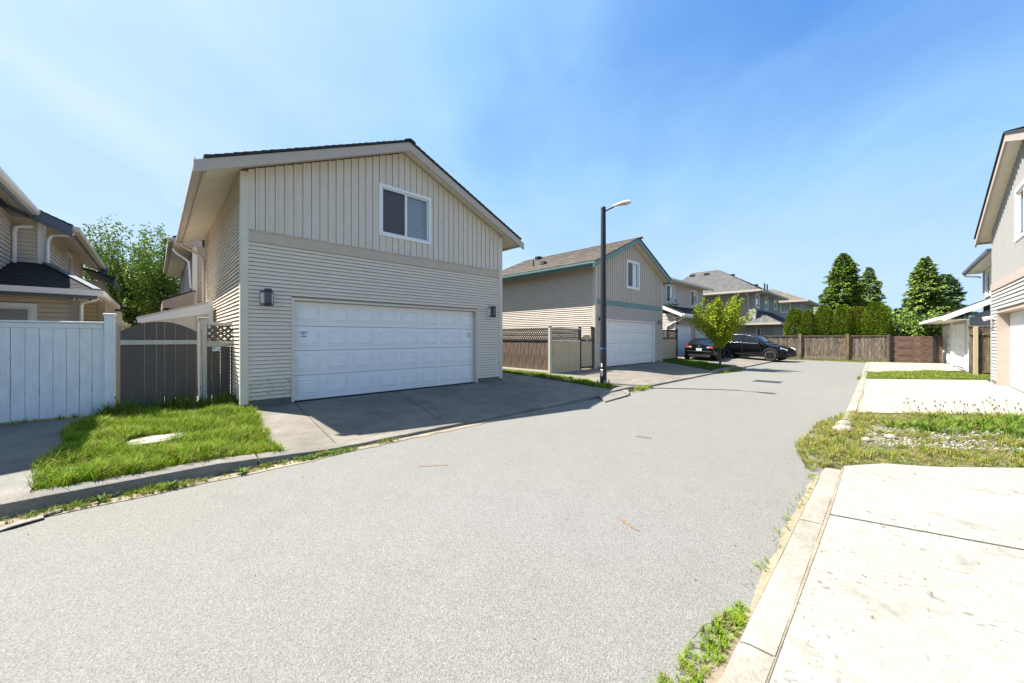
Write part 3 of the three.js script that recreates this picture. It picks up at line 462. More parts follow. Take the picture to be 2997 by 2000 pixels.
// ---------- neighbour house with the blue-grey trim ----------
{
  const b = thing('neighbour_house', 'tan sided two storey house with blue-grey roof edges behind the white fence', 'house');
  // garage mass: gable to the lane, out of frame; its side wall shows
  const zr = 6.0, slope = .44, yr = 6.55;
  const w = grp('wall', b, [-16.2, 0, 2.7], PI); core(w, M.tan, [[-7, .1], [0, .1], [0, 4.7], [-7, 4.7]], []); siding(w, M.cream, -6.9, 0, .3, 4.7, .11, { each: false });
  const f = grp('wall', b, [-9.45, 0, 9.3], PI / 2); core(f, M.cream, [[0, .1], [6.6, .1], [6.6, 4.7], [3.3, 6.15], [0, 4.7]], []); siding(f, M.cream, .1, 6.5, .3, 4.6, .11, { each: false });
  B(b, 'wall_back', M.cream, -16.2, -9.6, .1, 4.7, 9.15, 9.3); B(b, 'wall_end', M.cream, -16.2, -16.06, .1, 4.7, 2.75, 9.15);
  gableRoof(b, { xb: -16.45, xf: -9.1, zr, half: 3.70, yr, slope, m: M.shDark, fascia: M.fasciaBlue, soffit: M.soffit, wallZ: [2.7, 9.3], gut: M.gutterWhite, depth: .2 });
  tube([[-16.3, 4.68, 2.2], [-16.3, 4.55, 2.25], [-16.1, 4.45, 2.55], [-16.05, 4.3, 2.63], [-16.05, .2, 2.63]], .045, M.gutterWhite, 'downspout', b, 40);
  // upper wing
  const u = grp('wall', b, [-16.2, 0, 3.4], PI / 2); skin(u, M.bluegrey, [[-4, 2.6], [1.25, 2.6], [1.25, 4.75], [-4, 5.9]], []); siding(u, M.cream, 0, 1.13, 3.3, 4.72, .11, { each: false }); B(u, 'corner_trim', M.gutterWhite, 1.13, 1.275, 3.3, 4.74, 0, .03);
  const sw = grp('wall', b, [-16.2, 0, 2.15], PI); core(sw, M.tan, [[0, .1], [7.5, .1], [7.5, 4.75], [0, 4.75]], [[3.6, 4.5, 3.2, 4.4]]); siding(sw, M.cream, .0, 7.5, 2.8, 4.72, .11, { each: false, holes: [[3.5, 4.6, 3.1, 4.5]] });
  windowAt(b, -16.2, 2.15, PI, 3.6, 4.5, 3.2, 4.4, { trim: .09, slider: false });
  shingles([-24, 4.62, 1.62], [-15.85, 4.62, 1.62], [-15.85, 6.6, 5.6], [-24, 6.6, 5.6], M.shDark, 'roof_slope', b);
  extr([[-1.62, 4.58], [-5.6, 6.56], [-5.6, 6.26], [-1.62, 4.28]], .05, M.fasciaBlue, 'rake_board', b, [-15.87, 0, 0], PI / 2);
  B(b, 'gutter', M.cream, -24, -15.86, 4.46, 4.59, 1.5, 1.62, 'x'); B(b, 'fascia_board', M.fasciaBlue, -24, -15.86, 4.38, 4.58, 1.63, 1.66, 'x'); B(b, 'gutter_end', M.fasciaBlue, -24.05, -23.9, 4.3, 4.6, 1.45, 1.7);
  extr([[-1.66, 4.36], [-2.2, 4.66], [-2.2, 4.69], [-1.66, 4.39]], 8, M.soffit, 'soffit', b, [-24, 0, 0], PI / 2);
  tube([[-16.0, 4.42, 1.6], [-16.02, 4.36, 1.72], [-16.1, 4.3, 2.02], [-16.12, 4.1, 2.09], [-16.12, 3.3, 2.09]], .04, M.gutterWhite, 'downspout', b, 30);
  B(b, 'side_dormer_eave', M.fasciaBlue, -27, -23.2, 3.75, 4.05, 1.2, 1.24, 'x'); shingles([-27, 4.05, 1.2], [-23.2, 4.05, 1.2], [-23.2, 4.4, 2.1], [-27, 4.4, 2.1], M.shDark, 'side_roof', b); B(b, 'side_wall', M.tan, -27, -23.4, .1, 3.9, 1.6, 2.0);
  // lower storey with its hipped dark roof
  const l = grp('wall', b, [-14, 0, 3.4], PI / 2); core(l, M.tan, [[0, .1], [2.05, .1], [2.05, 2.6], [0, 2.6]], [[.72, 1.33, 1.2, 2.2]]); siding(l, M.tan, 0, 1.93, .3, 2.55, .11, { each: false, holes: [[.62, 1.43, 1.1, 2.3]] }); B(l, 'corner_trim', M.pinkish, 1.93, 2.07, .2, 2.55, 0, .03);
  windowAt(b, -14, 3.4, PI / 2, .72, 1.33, 1.2, 2.2, { trim: .1, slider: false });
  const l2 = grp('wall', b, [-15.6, 0, 1.37], PI / 2); core(l2, M.tan, [[-.6, .1], [.36, .1], [.36, 2.6], [-.6, 2.6]], []); siding(l2, M.tan, -.6, .24, .3, 2.55, .11, { each: false }); B(l2, 'corner_trim', M.pinkish, .24, .38, .2, 2.55, 0, .03);
  B(b, 'lower_side_wall', M.tan, -24, -15.75, .1, 2.6, 1.01, 1.12);
  shingles([-13.62, 2.66, 4], [-13.62, 2.66, 1.0], [-16.18, 3.52, 2.12], [-16.18, 3.52, 4], M.shBlack, 'lower_roof', b); shingles([-13.62, 2.66, 1.0], [-22, 2.66, 1.0], [-22, 3.5, 2.12], [-16.18, 3.5, 2.12], M.shBlack, 'lower_roof', b);
  mesh('hip_cap', merge([barG([-13.6, 2.69, 1.0], [-16.15, 3.55, 2.12], .14, .03)]), M.fasciaBlue, b);
  B(b, 'gutter', M.gutterWhite, -13.66, -13.54, 2.53, 2.66, .9, 4, ''); B(b, 'gutter', M.gutterWhite, -19.5, -13.66, 2.53, 2.66, .88, 1.0, 'x'); B(b, 'gutter_end', M.fasciaBlue, -19.62, -19.5, 2.45, 2.68, .86, 1.05); B(b, 'fascia_board', M.fasciaBlue, -13.7, -13.67, 2.45, 2.62, 1.0, 4); B(b, 'soffit', M.soffit, -15.6, -13.7, 2.5, 2.52, 1.02, 4);
  tube([[-13.75, 2.5, 1.0], [-13.78, 2.44, 1.05], [-13.86, 2.36, 1.24], [-13.9, 2.28, 1.28], [-13.9, .2, 1.28]], .035, M.gutterWhite, 'downspout', b, 30);
  for (const [x, z] of [[-13.88, 1.42], [-13.84, 1.12]]) { const c = grp('security_camera', b); const g = new THREE.CylinderGeometry(.035, .035, .14, 14); g.rotateZ(PI / 2); mesh('camera_body', g, M.white, c, [x + .06, 2.44, z]); mesh('camera_lens', new THREE.SphereGeometry(.03, 12, 8), M.black, c, [x + .125, 2.44, z]); mesh('camera_mount', boxG(.06, .08, .06), M.white, c, [x - .02, 2.48, z]); }
  rebase(b, -16, .1, 4);
}
// ---------- garage with teal trim ----------
{
  const b = thing('garage_house', 'taupe garage with teal roof edges, teal band and brown shingle roof', 'garage');
  const X = -8.75, Z = -13.3, Wd = 6.4, zr = -16.45, slope = .435, yr = 6.22, FL = .22;
  const topU = (u) => yr - .2 - slope * Math.abs(Z - u - zr), door = [.82, 5.5, .1, 2.30], win = [2.7, 3.75, 3.9, 5.08];
  const w = grp('wall', b, [X, 0, Z], PI / 2); core(w, M.taupe, [[0, .12], [Wd, .12], [Wd, topU(Wd)], [zr * -1 + Z, topU(Z - zr)], [0, topU(0)]], [[.82, 5.5, .13, 2.30], win]);
  siding(w, M.taupe, .09, Wd - .09, .28, 2.92, .0765, { holes: [door] }); battens(w, M.taupe, .09, Wd - .09, 3.14, topU, .19, { holes: [[win[0] - .08, win[1] + .08, win[2] - .08, win[3] + .08]] });
  B(w, 'band_board', M.teal, .09, Wd - .09, 2.92, 3.13, 0, .035, 'x'); B(w, 'corner_trim', M.taupeLight, -.02, .09, .2, topU(0), 0, .03); B(w, 'corner_trim', M.taupeLight, Wd - .09, Wd + .02, .2, topU(Wd), 0, .03);
  const s = grp('wall', b, [-15.6, 0, Z], 0); core(s, M.taupe, [[0, .12], [6.7, .12], [6.7, 4.6], [0, 4.6]], []); siding(s, M.taupe, 0, 6.74, .28, 4.56, .09); B(s, 'corner_trim', M.taupeLight, 6.74, 6.878, .2, 4.6, 0, .028);
  B(b, 'wall_beyond', M.taupe, -15.6, X - .15, .1, 4.6, Z - Wd, Z - Wd + .12); extr([[-Z, .1], [-Z + Wd, .1], [-Z + Wd, topU(Wd)], [-zr, topU(Z - zr)], [-Z, topU(0)]], .12, M.taupe, 'wall_back', b, [-15.6, 0, 0], PI / 2); B(b, 'ceiling_joists', M.dark, -15.4, X - .2, 3.2, 3.3, Z - Wd + .2, Z - .2);
  gableRoof(b, { xb: -15.9, xf: -8.4, zr, half: 3.62, yr, slope, m: M.shBrown, fascia: M.teal, soffit: M.soffit, wallZ: [Z - Wd, Z], depth: .2 });
  garageDoor(b, X, Z, PI / 2, .87, 5.45, FL, 2.26, { recess: .1, jamb: M.white, cols: 8 });
  windowAt(b, X, Z, PI / 2, win[0], win[1], win[2], win[3], { blind: 'curtain', screen: 1, trim: .08 });
  for (const u of [.3, 5.95]) { const l = grp('wall_lamp', b, [X, 0, Z], PI / 2); const g = new THREE.CylinderGeometry(.07, .07, .03, 16); g.rotateX(PI / 2); mesh('mount', g, M.black, l, [u, 2.3, .03]); tube([[u, 2.32, .04], [u, 2.42, .1], [u, 2.4, .16], [u, 2.33, .17]], .012, M.black, 'lamp_arm', l, 12, 6); mesh('lamp_shade', new THREE.ConeGeometry(.07, .12, 14), M.black, l, [u, 2.27, .17]); }
  const vz = -14.0, vy = yr - slope * Math.abs(vz - zr); mesh('vent_pipe', new THREE.CylinderGeometry(.035, .035, .32, 10), M.black, b, [-12.9, vy + .14, vz]); mesh('roof_vent', boardG(.22, .16, .26), M.lampGrey, b, [-12.2, vy - .02, vz]); mesh('roof_vent', boardG(.3, .12, .3), M.black, b, [-14.3, yr - .18, zr + .5]);
  // piece of a taller roof behind
  shingles([-17, 5.4, -12.2], [-22, 5.4, -12.2], [-22, 7.0, -15.5], [-17, 7.0, -15.5], M.shBlack, 'rear_roof', b); extr([[12.2, 5.36], [15.5, 6.96], [15.5, 6.7], [12.2, 5.1]], .05, M.teal, 'rear_rake_board', b, [-17.02, 0, 0], PI / 2); B(b, 'rear_wall', M.taupe, -22, -17.4, .1, 5.3, -19, -13);
  rebase(b, -12.2, .12, -16.5);
}
// ---------- house with two garage doors ----------
{
  const b = thing('twin_door_house', 'light taupe house with two white garage doors under a dark lean roof', 'house');
  const X = -10, Z = -24.4, Wd = 6.7;
  const w = grp('wall', b, [X, 0, Z], PI / 2); skin(w, M.pinkish, [[0, .12], [Wd, .12], [Wd, 3.1], [0, 3.1]], [[.35, 3.15, .2, 2.32], [3.5, 6.3, .2, 2.32]]); B(w, 'corner_trim', M.white, -.02, .12, .2, 2.9, 0, .03);
  for (const u of [.4, 3.55]) garageDoor(b, X, Z, PI / 2, u, u + 2.7, .24, 2.28, { recess: .1, cols: 4, panels: false, jamb: M.beigeTrim });
  const s = grp('wall', b, [-16, 0, Z], 0); core(s, M.whitewall, [[0, .12], [5.85, .12], [5.85, 3.1], [0, 3.1]], []); siding(s, M.taupeLight, 0, 5.97, .3, 3.1, .1, { each: false });
  shingles([-9.4, 3.05, -24.1], [-9.4, 3.05, -31.6], [-10.95, 3.75, -31.6], [-10.95, 3.75, -24.1], M.shBlack, 'lean_roof', b); B(b, 'gutter', M.gutterWhite, -9.39, -9.27, 2.9, 3.04, -31.6, -24.1); B(b, 'fascia_board', M.gutterWhite, -9.44, -9.41, 2.82, 3.02, -31.6, -24.1); B(b, 'soffit', M.pinkish, -10, -9.45, 2.8, 2.82, -31.6, -24.1);
  extr([[9.4, 2.82], [10.9, 3.48], [10.9, 3.72], [9.4, 3.03]].map(([x, y]) => [-x, y]), .04, M.gutterWhite, 'rake_board', b, [0, 0, -24.12]);
  tube([[-9.33, 2.9, -24.2], [-9.36, 2.8, -24.24], [-9.75, 2.55, -24.3], [-9.95, 2.5, -24.33]], .04, M.gutterWhite, 'downspout', b, 24); tube([[-9.98, 2.52, -24.34], [-10.3, 2.3, -24.34], [-10.5, 2.2, -24.34], [-10.52, .3, -24.34]], .045, M.gutterWhite, 'downspout', b, 24);
  const u = grp('wall', b, [-10.9, 0, -24.5], PI / 2), wins = [[.75, 1.95, 3.98, 5.1], [5.15, 6.3, 3.98, 5.08]]; skin(u, M.taupeLight, [[0, 2.6], [7.6, 2.6], [7.6, 5.4], [0, 5.4]], wins); siding(u, M.taupeLight, 0, 7.5, 3.5, 5.35, .1, { each: false, holes: wins.map(([a, c, d, e]) => [a - .08, c + .08, d - .08, e + .08]) }); B(u, 'corner_trim', M.beigeTrim, 7.5, 7.62, 3.5, 5.35, 0, .03);
  for (const q of wins) windowAt(b, -10.9, -24.5, PI / 2, ...q, { blind: 'curtain', screen: 1, trim: .07 });
  B(b, 'wall_beyond', M.taupeLight, -16, -11.05, .1, 5.4, -32.1, -32); B(b, 'wall_side', M.taupeLight, -16, -11.05, 3, 5.4, -24.6, -24.5);
  shingles([-10.35, 5.45, -24.0], [-10.35, 5.45, -32.6], [-13.6, 6.55, -30], [-13.6, 6.55, -24.0], M.shBrown, 'roof_slope', b); B(b, 'gutter', M.beigeTrim, -10.34, -10.22, 5.3, 5.44, -32.6, -24); B(b, 'soffit', M.soffit, -10.9, -10.36, 5.36, 5.39, -32.6, -24); shingles([-10.35, 5.45, -32.6], [-17, 5.45, -32.6], [-17, 6.55, -30], [-13.6, 6.55, -30], M.shBrown, 'roof_slope', b);
  const q = mesh('wall_lamp', new THREE.SphereGeometry(.09, 12, 10), M.black, b, [-9.9, 2.45, -24.6]);
  rebase(b, -12.5, .12, -28);
}
for (const [z, k] of [[-25.85, 0], [-30.2, 1]]) { const a = thing('air_conditioner', k ? 'white window air conditioner under the window further from the teal garage' : 'white window air conditioner under the window beside the teal garage', 'air conditioner', 'air conditioners hung under upper windows');
  mesh('case', boardG(.42, .42, .36, .02), M.white, a, [-10.7, 3.83, z], [0, PI / 2, 0]); for (const dz of [-.1, .1]) mesh('grille', boxG(.01, .3, .16), M.lampGrey, a, [-10.515, 4.05, z + dz]); mesh('bracket', merge([barG([-10.84, 3.8, z + .15], [-10.3, 3.8, z + .15], .03, .03), barG([-10.84, 3.5, z + .15], [-10.4, 3.79, z + .15], .025, .025), barG([-10.84, 3.8, z - .15], [-10.3, 3.8, z - .15], .03, .03), barG([-10.84, 3.5, z - .15], [-10.4, 3.79, z - .15], .025, .025)]), M.black, a); rebase(a, -10.7, 3.8, z); }
// ---------- grey hip-roofed house ----------
{
  const b = thing('grey_house', 'grey two storey house with a big hipped grey roof behind the weathered fence', 'house');
  const wf = grp('wall', b, [-15, 0, -34.8], 0); skin(wf, M.grey, [[0, .1], [7.1, .1], [7.1, 5.2], [0, 5.2]], []); battens(wf, M.grey, 0, 7.08, 2.9, () => 5.15, .4, { each: false });
  const wins = [[.35, 1.45, 4.0, 5.0], [3.5, 4.5, 4.0, 5.0], [7.0, 8.0, 4.2, 5.0]], ws = grp('wall', b, [-7.9, 0, -34.8], PI / 2); skin(ws, M.grey, [[0, .1], [9, .1], [9, 5.2], [0, 5.2]], wins);
  for (const q of wins) windowAt(b, -7.9, -34.8, PI / 2, ...q, { slider: false, blind: 'curtain', trim: .1 });
  const E = [[-15.5, 5.3, -34.2], [-7.35, 5.3, -34.2], [-7.35, 5.3, -44.5], [-15.5, 5.3, -44.5]], r0 = [-11.8, 8.0, -39], r1 = [-14.2, 8.0, -39];
  shingles(E[0], E[1], r0, r1, M.shGrey, 'roof_slope', b, { tone: .4 }); shingles(E[1], E[2], r0, r0, M.shGrey, 'roof_slope', b, { tone: .4 });
  B(b, 'gutter', M.taupeLight, -15.5, -7.3, 5.15, 5.3, -34.19, -34.06, 'x'); B(b, 'gutter', M.taupeLight, -7.34, -7.2, 5.15, 5.3, -44.5, -34.2); B(b, 'soffit', M.soffit, -15.5, -7.4, 5.14, 5.17, -34.8, -34.2); B(b, 'soffit', M.soffit, -7.9, -7.36, 5.14, 5.17, -44.5, -34.22);
  for (const [x, y, z] of [[-13.9, 7.5, -38.2], [-12.6, 7.5, -38.2], [-10.7, 7.28, -39.2], [-8.7, 6.06, -38.6]]) mesh('roof_vent', boardG(.4, .18, .4, .02), M.black, b, [x, y, z]);
  for (const z of [-40.6, -41.6]) mesh('vent_pipe', new THREE.CylinderGeometry(.06, .06, .8, 10), M.black, b, [-8.4, 6.1, z]);
  // lower storey with its own hip
  const lf = grp('wall', b, [-12, 0, -34.3], 0); skin(lf, M.grey, [[0, .1], [5.5, .1], [5.5, 2.55], [0, 2.55]], [[4.35, 4.62, .6, 2.2]]); windowAt(b, -12, -34.3, 0, 4.35, 4.62, .6, 2.2, { slider: false, blind: 'none', trim: .05, fm: M.taupeLight });
  B(b, 'lower_side_wall', M.grey, -6.64, -6.5, .1, 2.55, -41, -34.45);
  shingles([-12, 2.65, -33.9], [-6.05, 2.65, -33.9], [-7.88, 3.75, -35.4], [-12, 3.2, -34.75], M.shGrey, 'lower_roof', b, { tone: .4 }); shingles([-6.05, 2.65, -33.9], [-6.05, 2.65, -41], [-7.88, 3.75, -41], [-7.88, 3.75, -35.4], M.shDark, 'lower_roof', b);
  B(b, 'gutter', M.taupeLight, -12, -5.95, 2.5, 2.65, -33.89, -33.77, 'x'); B(b, 'gutter', M.taupeLight, -6.04, -5.92, 2.5, 2.65, -41, -33.9); B(b, 'soffit', M.taupeLight, -12, -6.05, 2.5, 2.53, -34.3, -33.9);
  tube([[-8.35, 5.15, -34.1], [-8.35, 5.05, -34.2], [-8.3, 4.8, -34.7], [-8.3, 3.2, -34.74]], .05, M.taupeLight, 'downspout', b, 24); tube([[-7.75, 2.5, -33.85], [-7.7, 2.4, -33.95], [-7.6, 2.25, -34.2], [-7.6, .2, -34.23]], .05, M.taupeLight, 'downspout', b, 24);
  B(b, 'chimney_box', M.whitewall, -8.15, -7.7, 2.95, 3.75, -34.75, -34.3);
  rebase(b, -11, .1, -39);
}
{
  const b = thing('far_house', 'far blue-grey house with a tan hipped roof beyond the grey house', 'house');
  const w = grp('wall', b, [-12, 0, -46.5], 0), wn = [3.8, 4.55, 4.1, 5.0]; skin(w, M.bluegrey, [[0, .1], [5.4, .1], [5.4, 5.2], [0, 5.2]], [wn]); windowAt(b, -12, -46.5, 0, ...wn, { slider: false, blind: 'curtain', trim: .08 });
  B(b, 'side_wall', M.bluegrey, -6.75, -6.6, .1, 5.2, -55, -46.65);
  const E = [[-12.5, 5.2, -45.9], [-6.0, 5.2, -45.9], [-6.0, 5.2, -55.5]], r = [-9.9, 7.1, -51]; shingles(E[0], E[1], r, r, M.shTan, 'roof_slope', b); shingles(E[1], E[2], r, r, M.shTan, 'roof_slope', b);
  B(b, 'gutter', M.taupeLight, -12.5, -5.9, 5.05, 5.2, -45.88, -45.74, 'x'); B(b, 'gutter', M.taupeLight, -5.98, -5.84, 5.05, 5.2, -55.5, -45.9); B(b, 'soffit', M.soffit, -12.5, -6.0, 5.03, 5.06, -46.5, -45.9); B(b, 'soffit', M.soffit, -6.6, -6.0, 5.03, 5.06, -55.5, -46.5);
  shingles([-6.2, 3.4, -50], [-3.4, 3.0, -50], [-3.4, 3.9, -54], [-6.2, 4.4, -54], M.shGrey, 'side_roof', b); B(b, 'side_room', M.bluegrey, -6.55, -3.8, .1, 3.2, -54, -50.4);
  rebase(b, -9, .1, -50);
}
// ---------- white garage house across the lane ----------
{
  const b = thing('white_garage_house', 'white sided garage house with a steep dark roof edge across the lane', 'garage');
  const X = 2.05, Z = -18.35, Wd = 8.3, zr = -14.2, slope = .345, yr = 6.28; // walls face -x
  const topU = (u) => yr - .2 - slope * Math.abs(Z + u - zr), door = [.95, 5.9, .1, 2.25], win = [3.35, 4.7, 3.9, 5.0];
  const w = grp('wall', b, [X, 0, Z], -PI / 2); core(w, M.whitewall, [[0, .06], [Wd, .06], [Wd, topU(Wd)], [zr - Z, topU(zr - Z)], [0, topU(0)]], [[door[0], door[1], .07, 2.25], win]);
  siding(w, M.whitewall, .09, Wd, .24, 2.9, .1, { holes: [[door[0] - .06, door[1], .1, 2.3]] }); battens(w, M.whitewall, .02, Wd, 3.12, topU, .2, { holes: [[win[0] - .08, win[1] + .08, win[2] - .08, win[3] + .08]] });
  B(w, 'band_board', M.pinkish, 0, Wd, 2.9, 3.11, 0, .035, 'x'); B(w, 'corner_trim', M.whitewall, -.02, .09, .1, 2.9, 0, .03); B(w, 'foundation', M.foundation, 0, door[0], .05, .24, -.02, .01);
  const gd = garageDoor(b, X, Z, -PI / 2, door[0] + .02, door[1] - .02, .125, 2.2, { recess: .2, jamb: M.pinkish }); windowAt(b, X, Z, -PI / 2, ...win, { blind: 'slats', trim: .08 });
  B(b, 'wall_end', M.whitewall, X + .15, X + 7, .06, topU(0), Z, Z + .12); B(b, 'wall_near', M.whitewall, X + .15, X + 7, .06, topU(Wd), Z + Wd - .12, Z + Wd); B(b, 'wall_back', M.whitewall, X + 6.9, X + 7, .06, 4.6, Z + .12, Z + Wd - .12); B(b, 'ceiling_joists', M.dark, X + .2, X + 6.8, 3.2, 3.3, Z + .2, Z + Wd - .2);
  gableRoof(b, { xb: X + 7.3, xf: X - .28, zr, half: 4.65, yr, slope, m: M.shDark, fascia: M.pinkish, soffit: M.soffit, wallZ: [Z, Z + Wd], face: -1, depth: .18 });
  const fl = grp('flood_light', b); mesh('mount', boxG(.04, .12, .24), M.gutterWhite, fl, [2.01, 2.1, -18.0]); for (const z of [-18.1, -17.88]) { const g = new THREE.CylinderGeometry(.065, .045, .15, 14); g.rotateZ(PI / 2 + .3); mesh('lamp_head', g, M.gutterWhite, fl, [1.92, 2.08, z]); }
  rebase(b, 5, .06, -14.2);
}
{
  const b = thing('low_garage_house', 'low white garage with a grey lean roof and an upper storey behind it', 'garage');
  const w = grp('wall', b, [1.88, 0, -32.6], -PI / 2 + .035); skin(w, M.whitewall, [[0, .06], [8.1, .06], [8.1, 2.35], [0, 2.35]], [[.5, 3.3, .07, 2.1], [3.95, 7.2, .07, 2.1]]); B(w, 'corner_trim', M.white, 7.6, 8.12, .06, 2.35, 0, .03); B(w, 'corner_trim', M.white, -.02, .3, .06, 2.35, 0, .03); B(w, 'corner_trim', M.white, 3.4, 3.85, .06, 2.35, 0, .03);
  for (const [a, c] of [[.55, 3.25], [4.0, 7.15]]) garageDoor(b, 1.88, -32.6, -PI / 2 + .035, a, c, .12, 2.06, { recess: .08, cols: 4, jamb: M.white });
  const s = grp('wall', b, [2.16, 0, -24.5], 0); skin(s, M.bluegrey, [[.15, .06], [6, .06], [6, 4.2], [2, 3.2], [.15, 2.5]], []); siding(s, M.bluegrey, .03, 1.6, .2, 2.5, .11, { each: false }); 
  siding(s, M.bluegrey, .5, 1.6, 2.5, 2.9, .1, { each: false });
  shingles([1.1, 2.42, -33.1], [1.38, 2.42, -24.2], [3.3, 3.42, -24.2], [3.1, 3.42, -33.1], M.shGrey, 'lean_roof', b); mesh('rake_board', merge([barG([1.38, 2.3, -24.18], [3.3, 3.3, -24.18], .03, .2)]), M.gutterWhite, b); mesh('gutter', merge([barG([1.04, 2.33, -33.1], [1.32, 2.33, -24.2], .12, .13)]), M.gutterWhite, b); mesh('soffit', merge([barG([1.5, 2.27, -33.1], [1.76, 2.27, -24.2], .76, .015)]), M.soffit, b);
  tube([[1.06, 2.28, -32.9], [1.15, 2.18, -32.85], [1.6, 2.12, -32.7], [1.8, 2.08, -32.68]], .045, M.gutterWhite, 'downspout', b, 20);
  const u = grp('wall', b, [3.15, 0, -30.8], -PI / 2), wn = [1.0, 2.9, 3.6, 4.75]; skin(u, M.whitewall, [[0, 2.4], [7, 2.4], [7, 5.0], [0, 5.0]], [wn]); siding(u, M.bluegrey, 0, 7, 3.2, 4.95, .11, { each: false, holes: [[.9, 3.0, 3.5, 4.85]] }); windowAt(b, 3.15, -30.8, -PI / 2, ...wn, { trim: .1 });
  shingles([2.62, 5.0, -31.4], [2.62, 5.0, -23.6], [6, 6.6, -23.6], [6, 6.6, -31.4], M.shDark, 'roof_slope', b); B(b, 'gutter', M.lampGrey, 2.5, 2.62, 4.86, 5.0, -31.4, -23.6); B(b, 'soffit', M.soffit, 2.64, 3.15, 4.88, 4.91, -31.4, -23.6); B(b, 'gutter_end', M.gutterWhite, 2.5, 2.62, 4.8, 4.86, -31.4, -31.2); tube([[2.56, 4.86, -31.2], [2.6, 4.76, -31.15], [3.0, 4.66, -30.9], [3.08, 4.6, -30.85]], .04, M.gutterWhite, 'downspout', b, 16);
  rebase(b, 2.6, .06, -28.5);
}
// ---------- fences and gates ----------
function clipStrip(cx, cy, ang, w, x0, x1, y0, y1) { // strip through (cx, cy) clipped to a rectangle
  const c = Math.cos(ang), s = Math.sin(ang), L = 6; let P = [[-L, -w / 2], [L, -w / 2], [L, w / 2], [-L, w / 2]].map(([a, b]) => [cx + a * c - b * s, cy + a * s + b * c]);
  for (const [k, v, sg] of [[0, x0, 1], [0, x1, -1], [1, y0, 1], [1, y1, -1]]) { const o = []; for (let i = 0; i < P.length; i++) { const a = P[i], b = P[(i + 1) % P.length], da = (a[k] - v) * sg, db = (b[k] - v) * sg; if (da >= 0) o.push(a); if (da * db < 0) { const t = da / (da - db); o.push([lerp(a[0], b[0], t), lerp(a[1], b[1], t)]); } } P = o; if (P.length < 3) return null; } return P;
}
function lattice(parent, m, x0, x1, y0, y1, step, w, each, z = 0) {
  const all = []; for (const [ang, dz] of [[PI / 4, -.009], [-PI / 4, .001]]) for (let q = x0 - (y1 - y0) - .2; q < x1 + (y1 - y0) + .2; q += step) { const p = clipStrip(q, (y0 + y1) / 2, ang, w, x0, x1, y0, y1); if (!p) continue; const g = new THREE.ExtrudeGeometry(new THREE.Shape(p.map((a) => new THREE.Vector2(...a))), { depth: .008, bevelEnabled: false }); if (each) mesh('lattice_slat', uvm(g), m, parent, [0, 0, z + dz]); else { g.translate(0, 0, z + dz); all.push(g); } }
  if (!each) mesh('lattice', merge(all), m, parent);
}
{ // white board fence (local u runs along -z)
  const f = thing('white_fence', 'white painted board fence with a square capped post', 'fence'); f.position.set(-9.7, .12, 2.64); f.rotation.y = PI / 2;
  const bw = .142, n = 14; for (let i = 0; i < n; i++) mesh('fence_board', boardG(bw - rr(.003, .008), 1.50, .02, .003, i % 4), M.whiteFence, f, [.02 + (i + .5) * bw + rr(-.001, .001), .055 + rr(-.004, .004), rr(-.003, .003)]);
  mesh('top_rail', boardG(n * bw + .04, .085, .05, .006), M.whiteFence, f, [n * bw / 2, 1.545, 0]); mesh('cap_rail', boardG(n * bw + .04, .03, .11, .006), M.whiteFence, f, [n * bw / 2, 1.632, 0]); mesh('back_rail', boardG(n * bw, .09, .04), M.whiteFence, f, [n * bw / 2, .35, -.035]);
  mesh('post', boardG(.13, 1.80, .13, .006), M.whiteFence, f, [n * bw + .09, -.02, 0]); mesh('post_cap', boardG(.16, .035, .16, .01), M.whiteFence, f, [n * bw + .09, 1.78, 0]);
}
for (const [x, k] of [[-11.2, 0], [-12.6, 1], [-14.0, 2]]) { const f = thing('fence_post', ['first', 'second', 'third'][k] + ' cream capped post counting back from the arched gate', 'fence post', 'posts behind the arched gate'); f.position.set(x, .1, .53 - k * .01); mesh('post', boardG(.12, 1.72, .12, .006), M.creamWood, f); mesh('post_cap', boardG(.16, .04, .16, .008), M.creamWood, f, [0, 1.72, 0]); }
{ const f = thing('side_fence', 'tan board fence running back between the two yards', 'fence'); f.position.set(-12.8, .1, .49); for (let i = 0; i < 26; i++) mesh('fence_board', boardG(.135, 1.6, .018, .003, i % 3), M.tanFence, f, [-1.85 + i * .142, .03, -.02]); mesh('top_rail', boardG(3.7, .05, .08), M.tanFence, f, [0, 1.64, -.02]); }
{ // arched dark gate
  const f = thing('arched_gate', 'dark brown gate with an arched top and cream rails', 'gate'); f.position.set(-9.6, .12, .43); f.rotation.y = PI / 2;
  const W = 1.04, ed = [0, .148, .306, .465, .576, .73, .892, W], top = (u) => 1.50 + .185 * (1 - ((u - W / 2) / (W / 2)) ** 2);
  for (let i = 0; i < ed.length - 1; i++) { const a = ed[i] + .0015, c = ed[i + 1] - .0015, pts = [[a, .06], [c, .06]]; for (let k = 0; k <= 6; k++) { const u = lerp(c, a, k / 6); pts.push([u, top(u)]); } extr(pts, .02, M.darkFence, 'gate_board', f, [0, 0, rr(-.004, .001)]); }
  mesh('gate_rail', boardG(W, .085, .025, .005), M.creamWood, f, [W / 2, 1.255, .033]); mesh('gate_rail', boardG(W - .18, .06, .025, .005), M.creamWood, f, [W / 2 + .08, .03, .033]);
}
{ const f = thing('gate_post', 'cracked cream timber post between the arched gate and the lattice panel', 'gate post'); f.position.set(-9.6, .08, -.70); f.rotation.y = PI / 2; mesh('post', boardG(.115, 1.80, .115, .006), M.creamWood, f); mesh('post_cap', boardG(.18, .03, .17, .008), M.creamWood, f, [.01, 1.8, 0]); mesh('crack', boxG(.006, 1.35, .004), M.darkWood, f, [-.012, .9, .0575], [0, 0, .012]); }
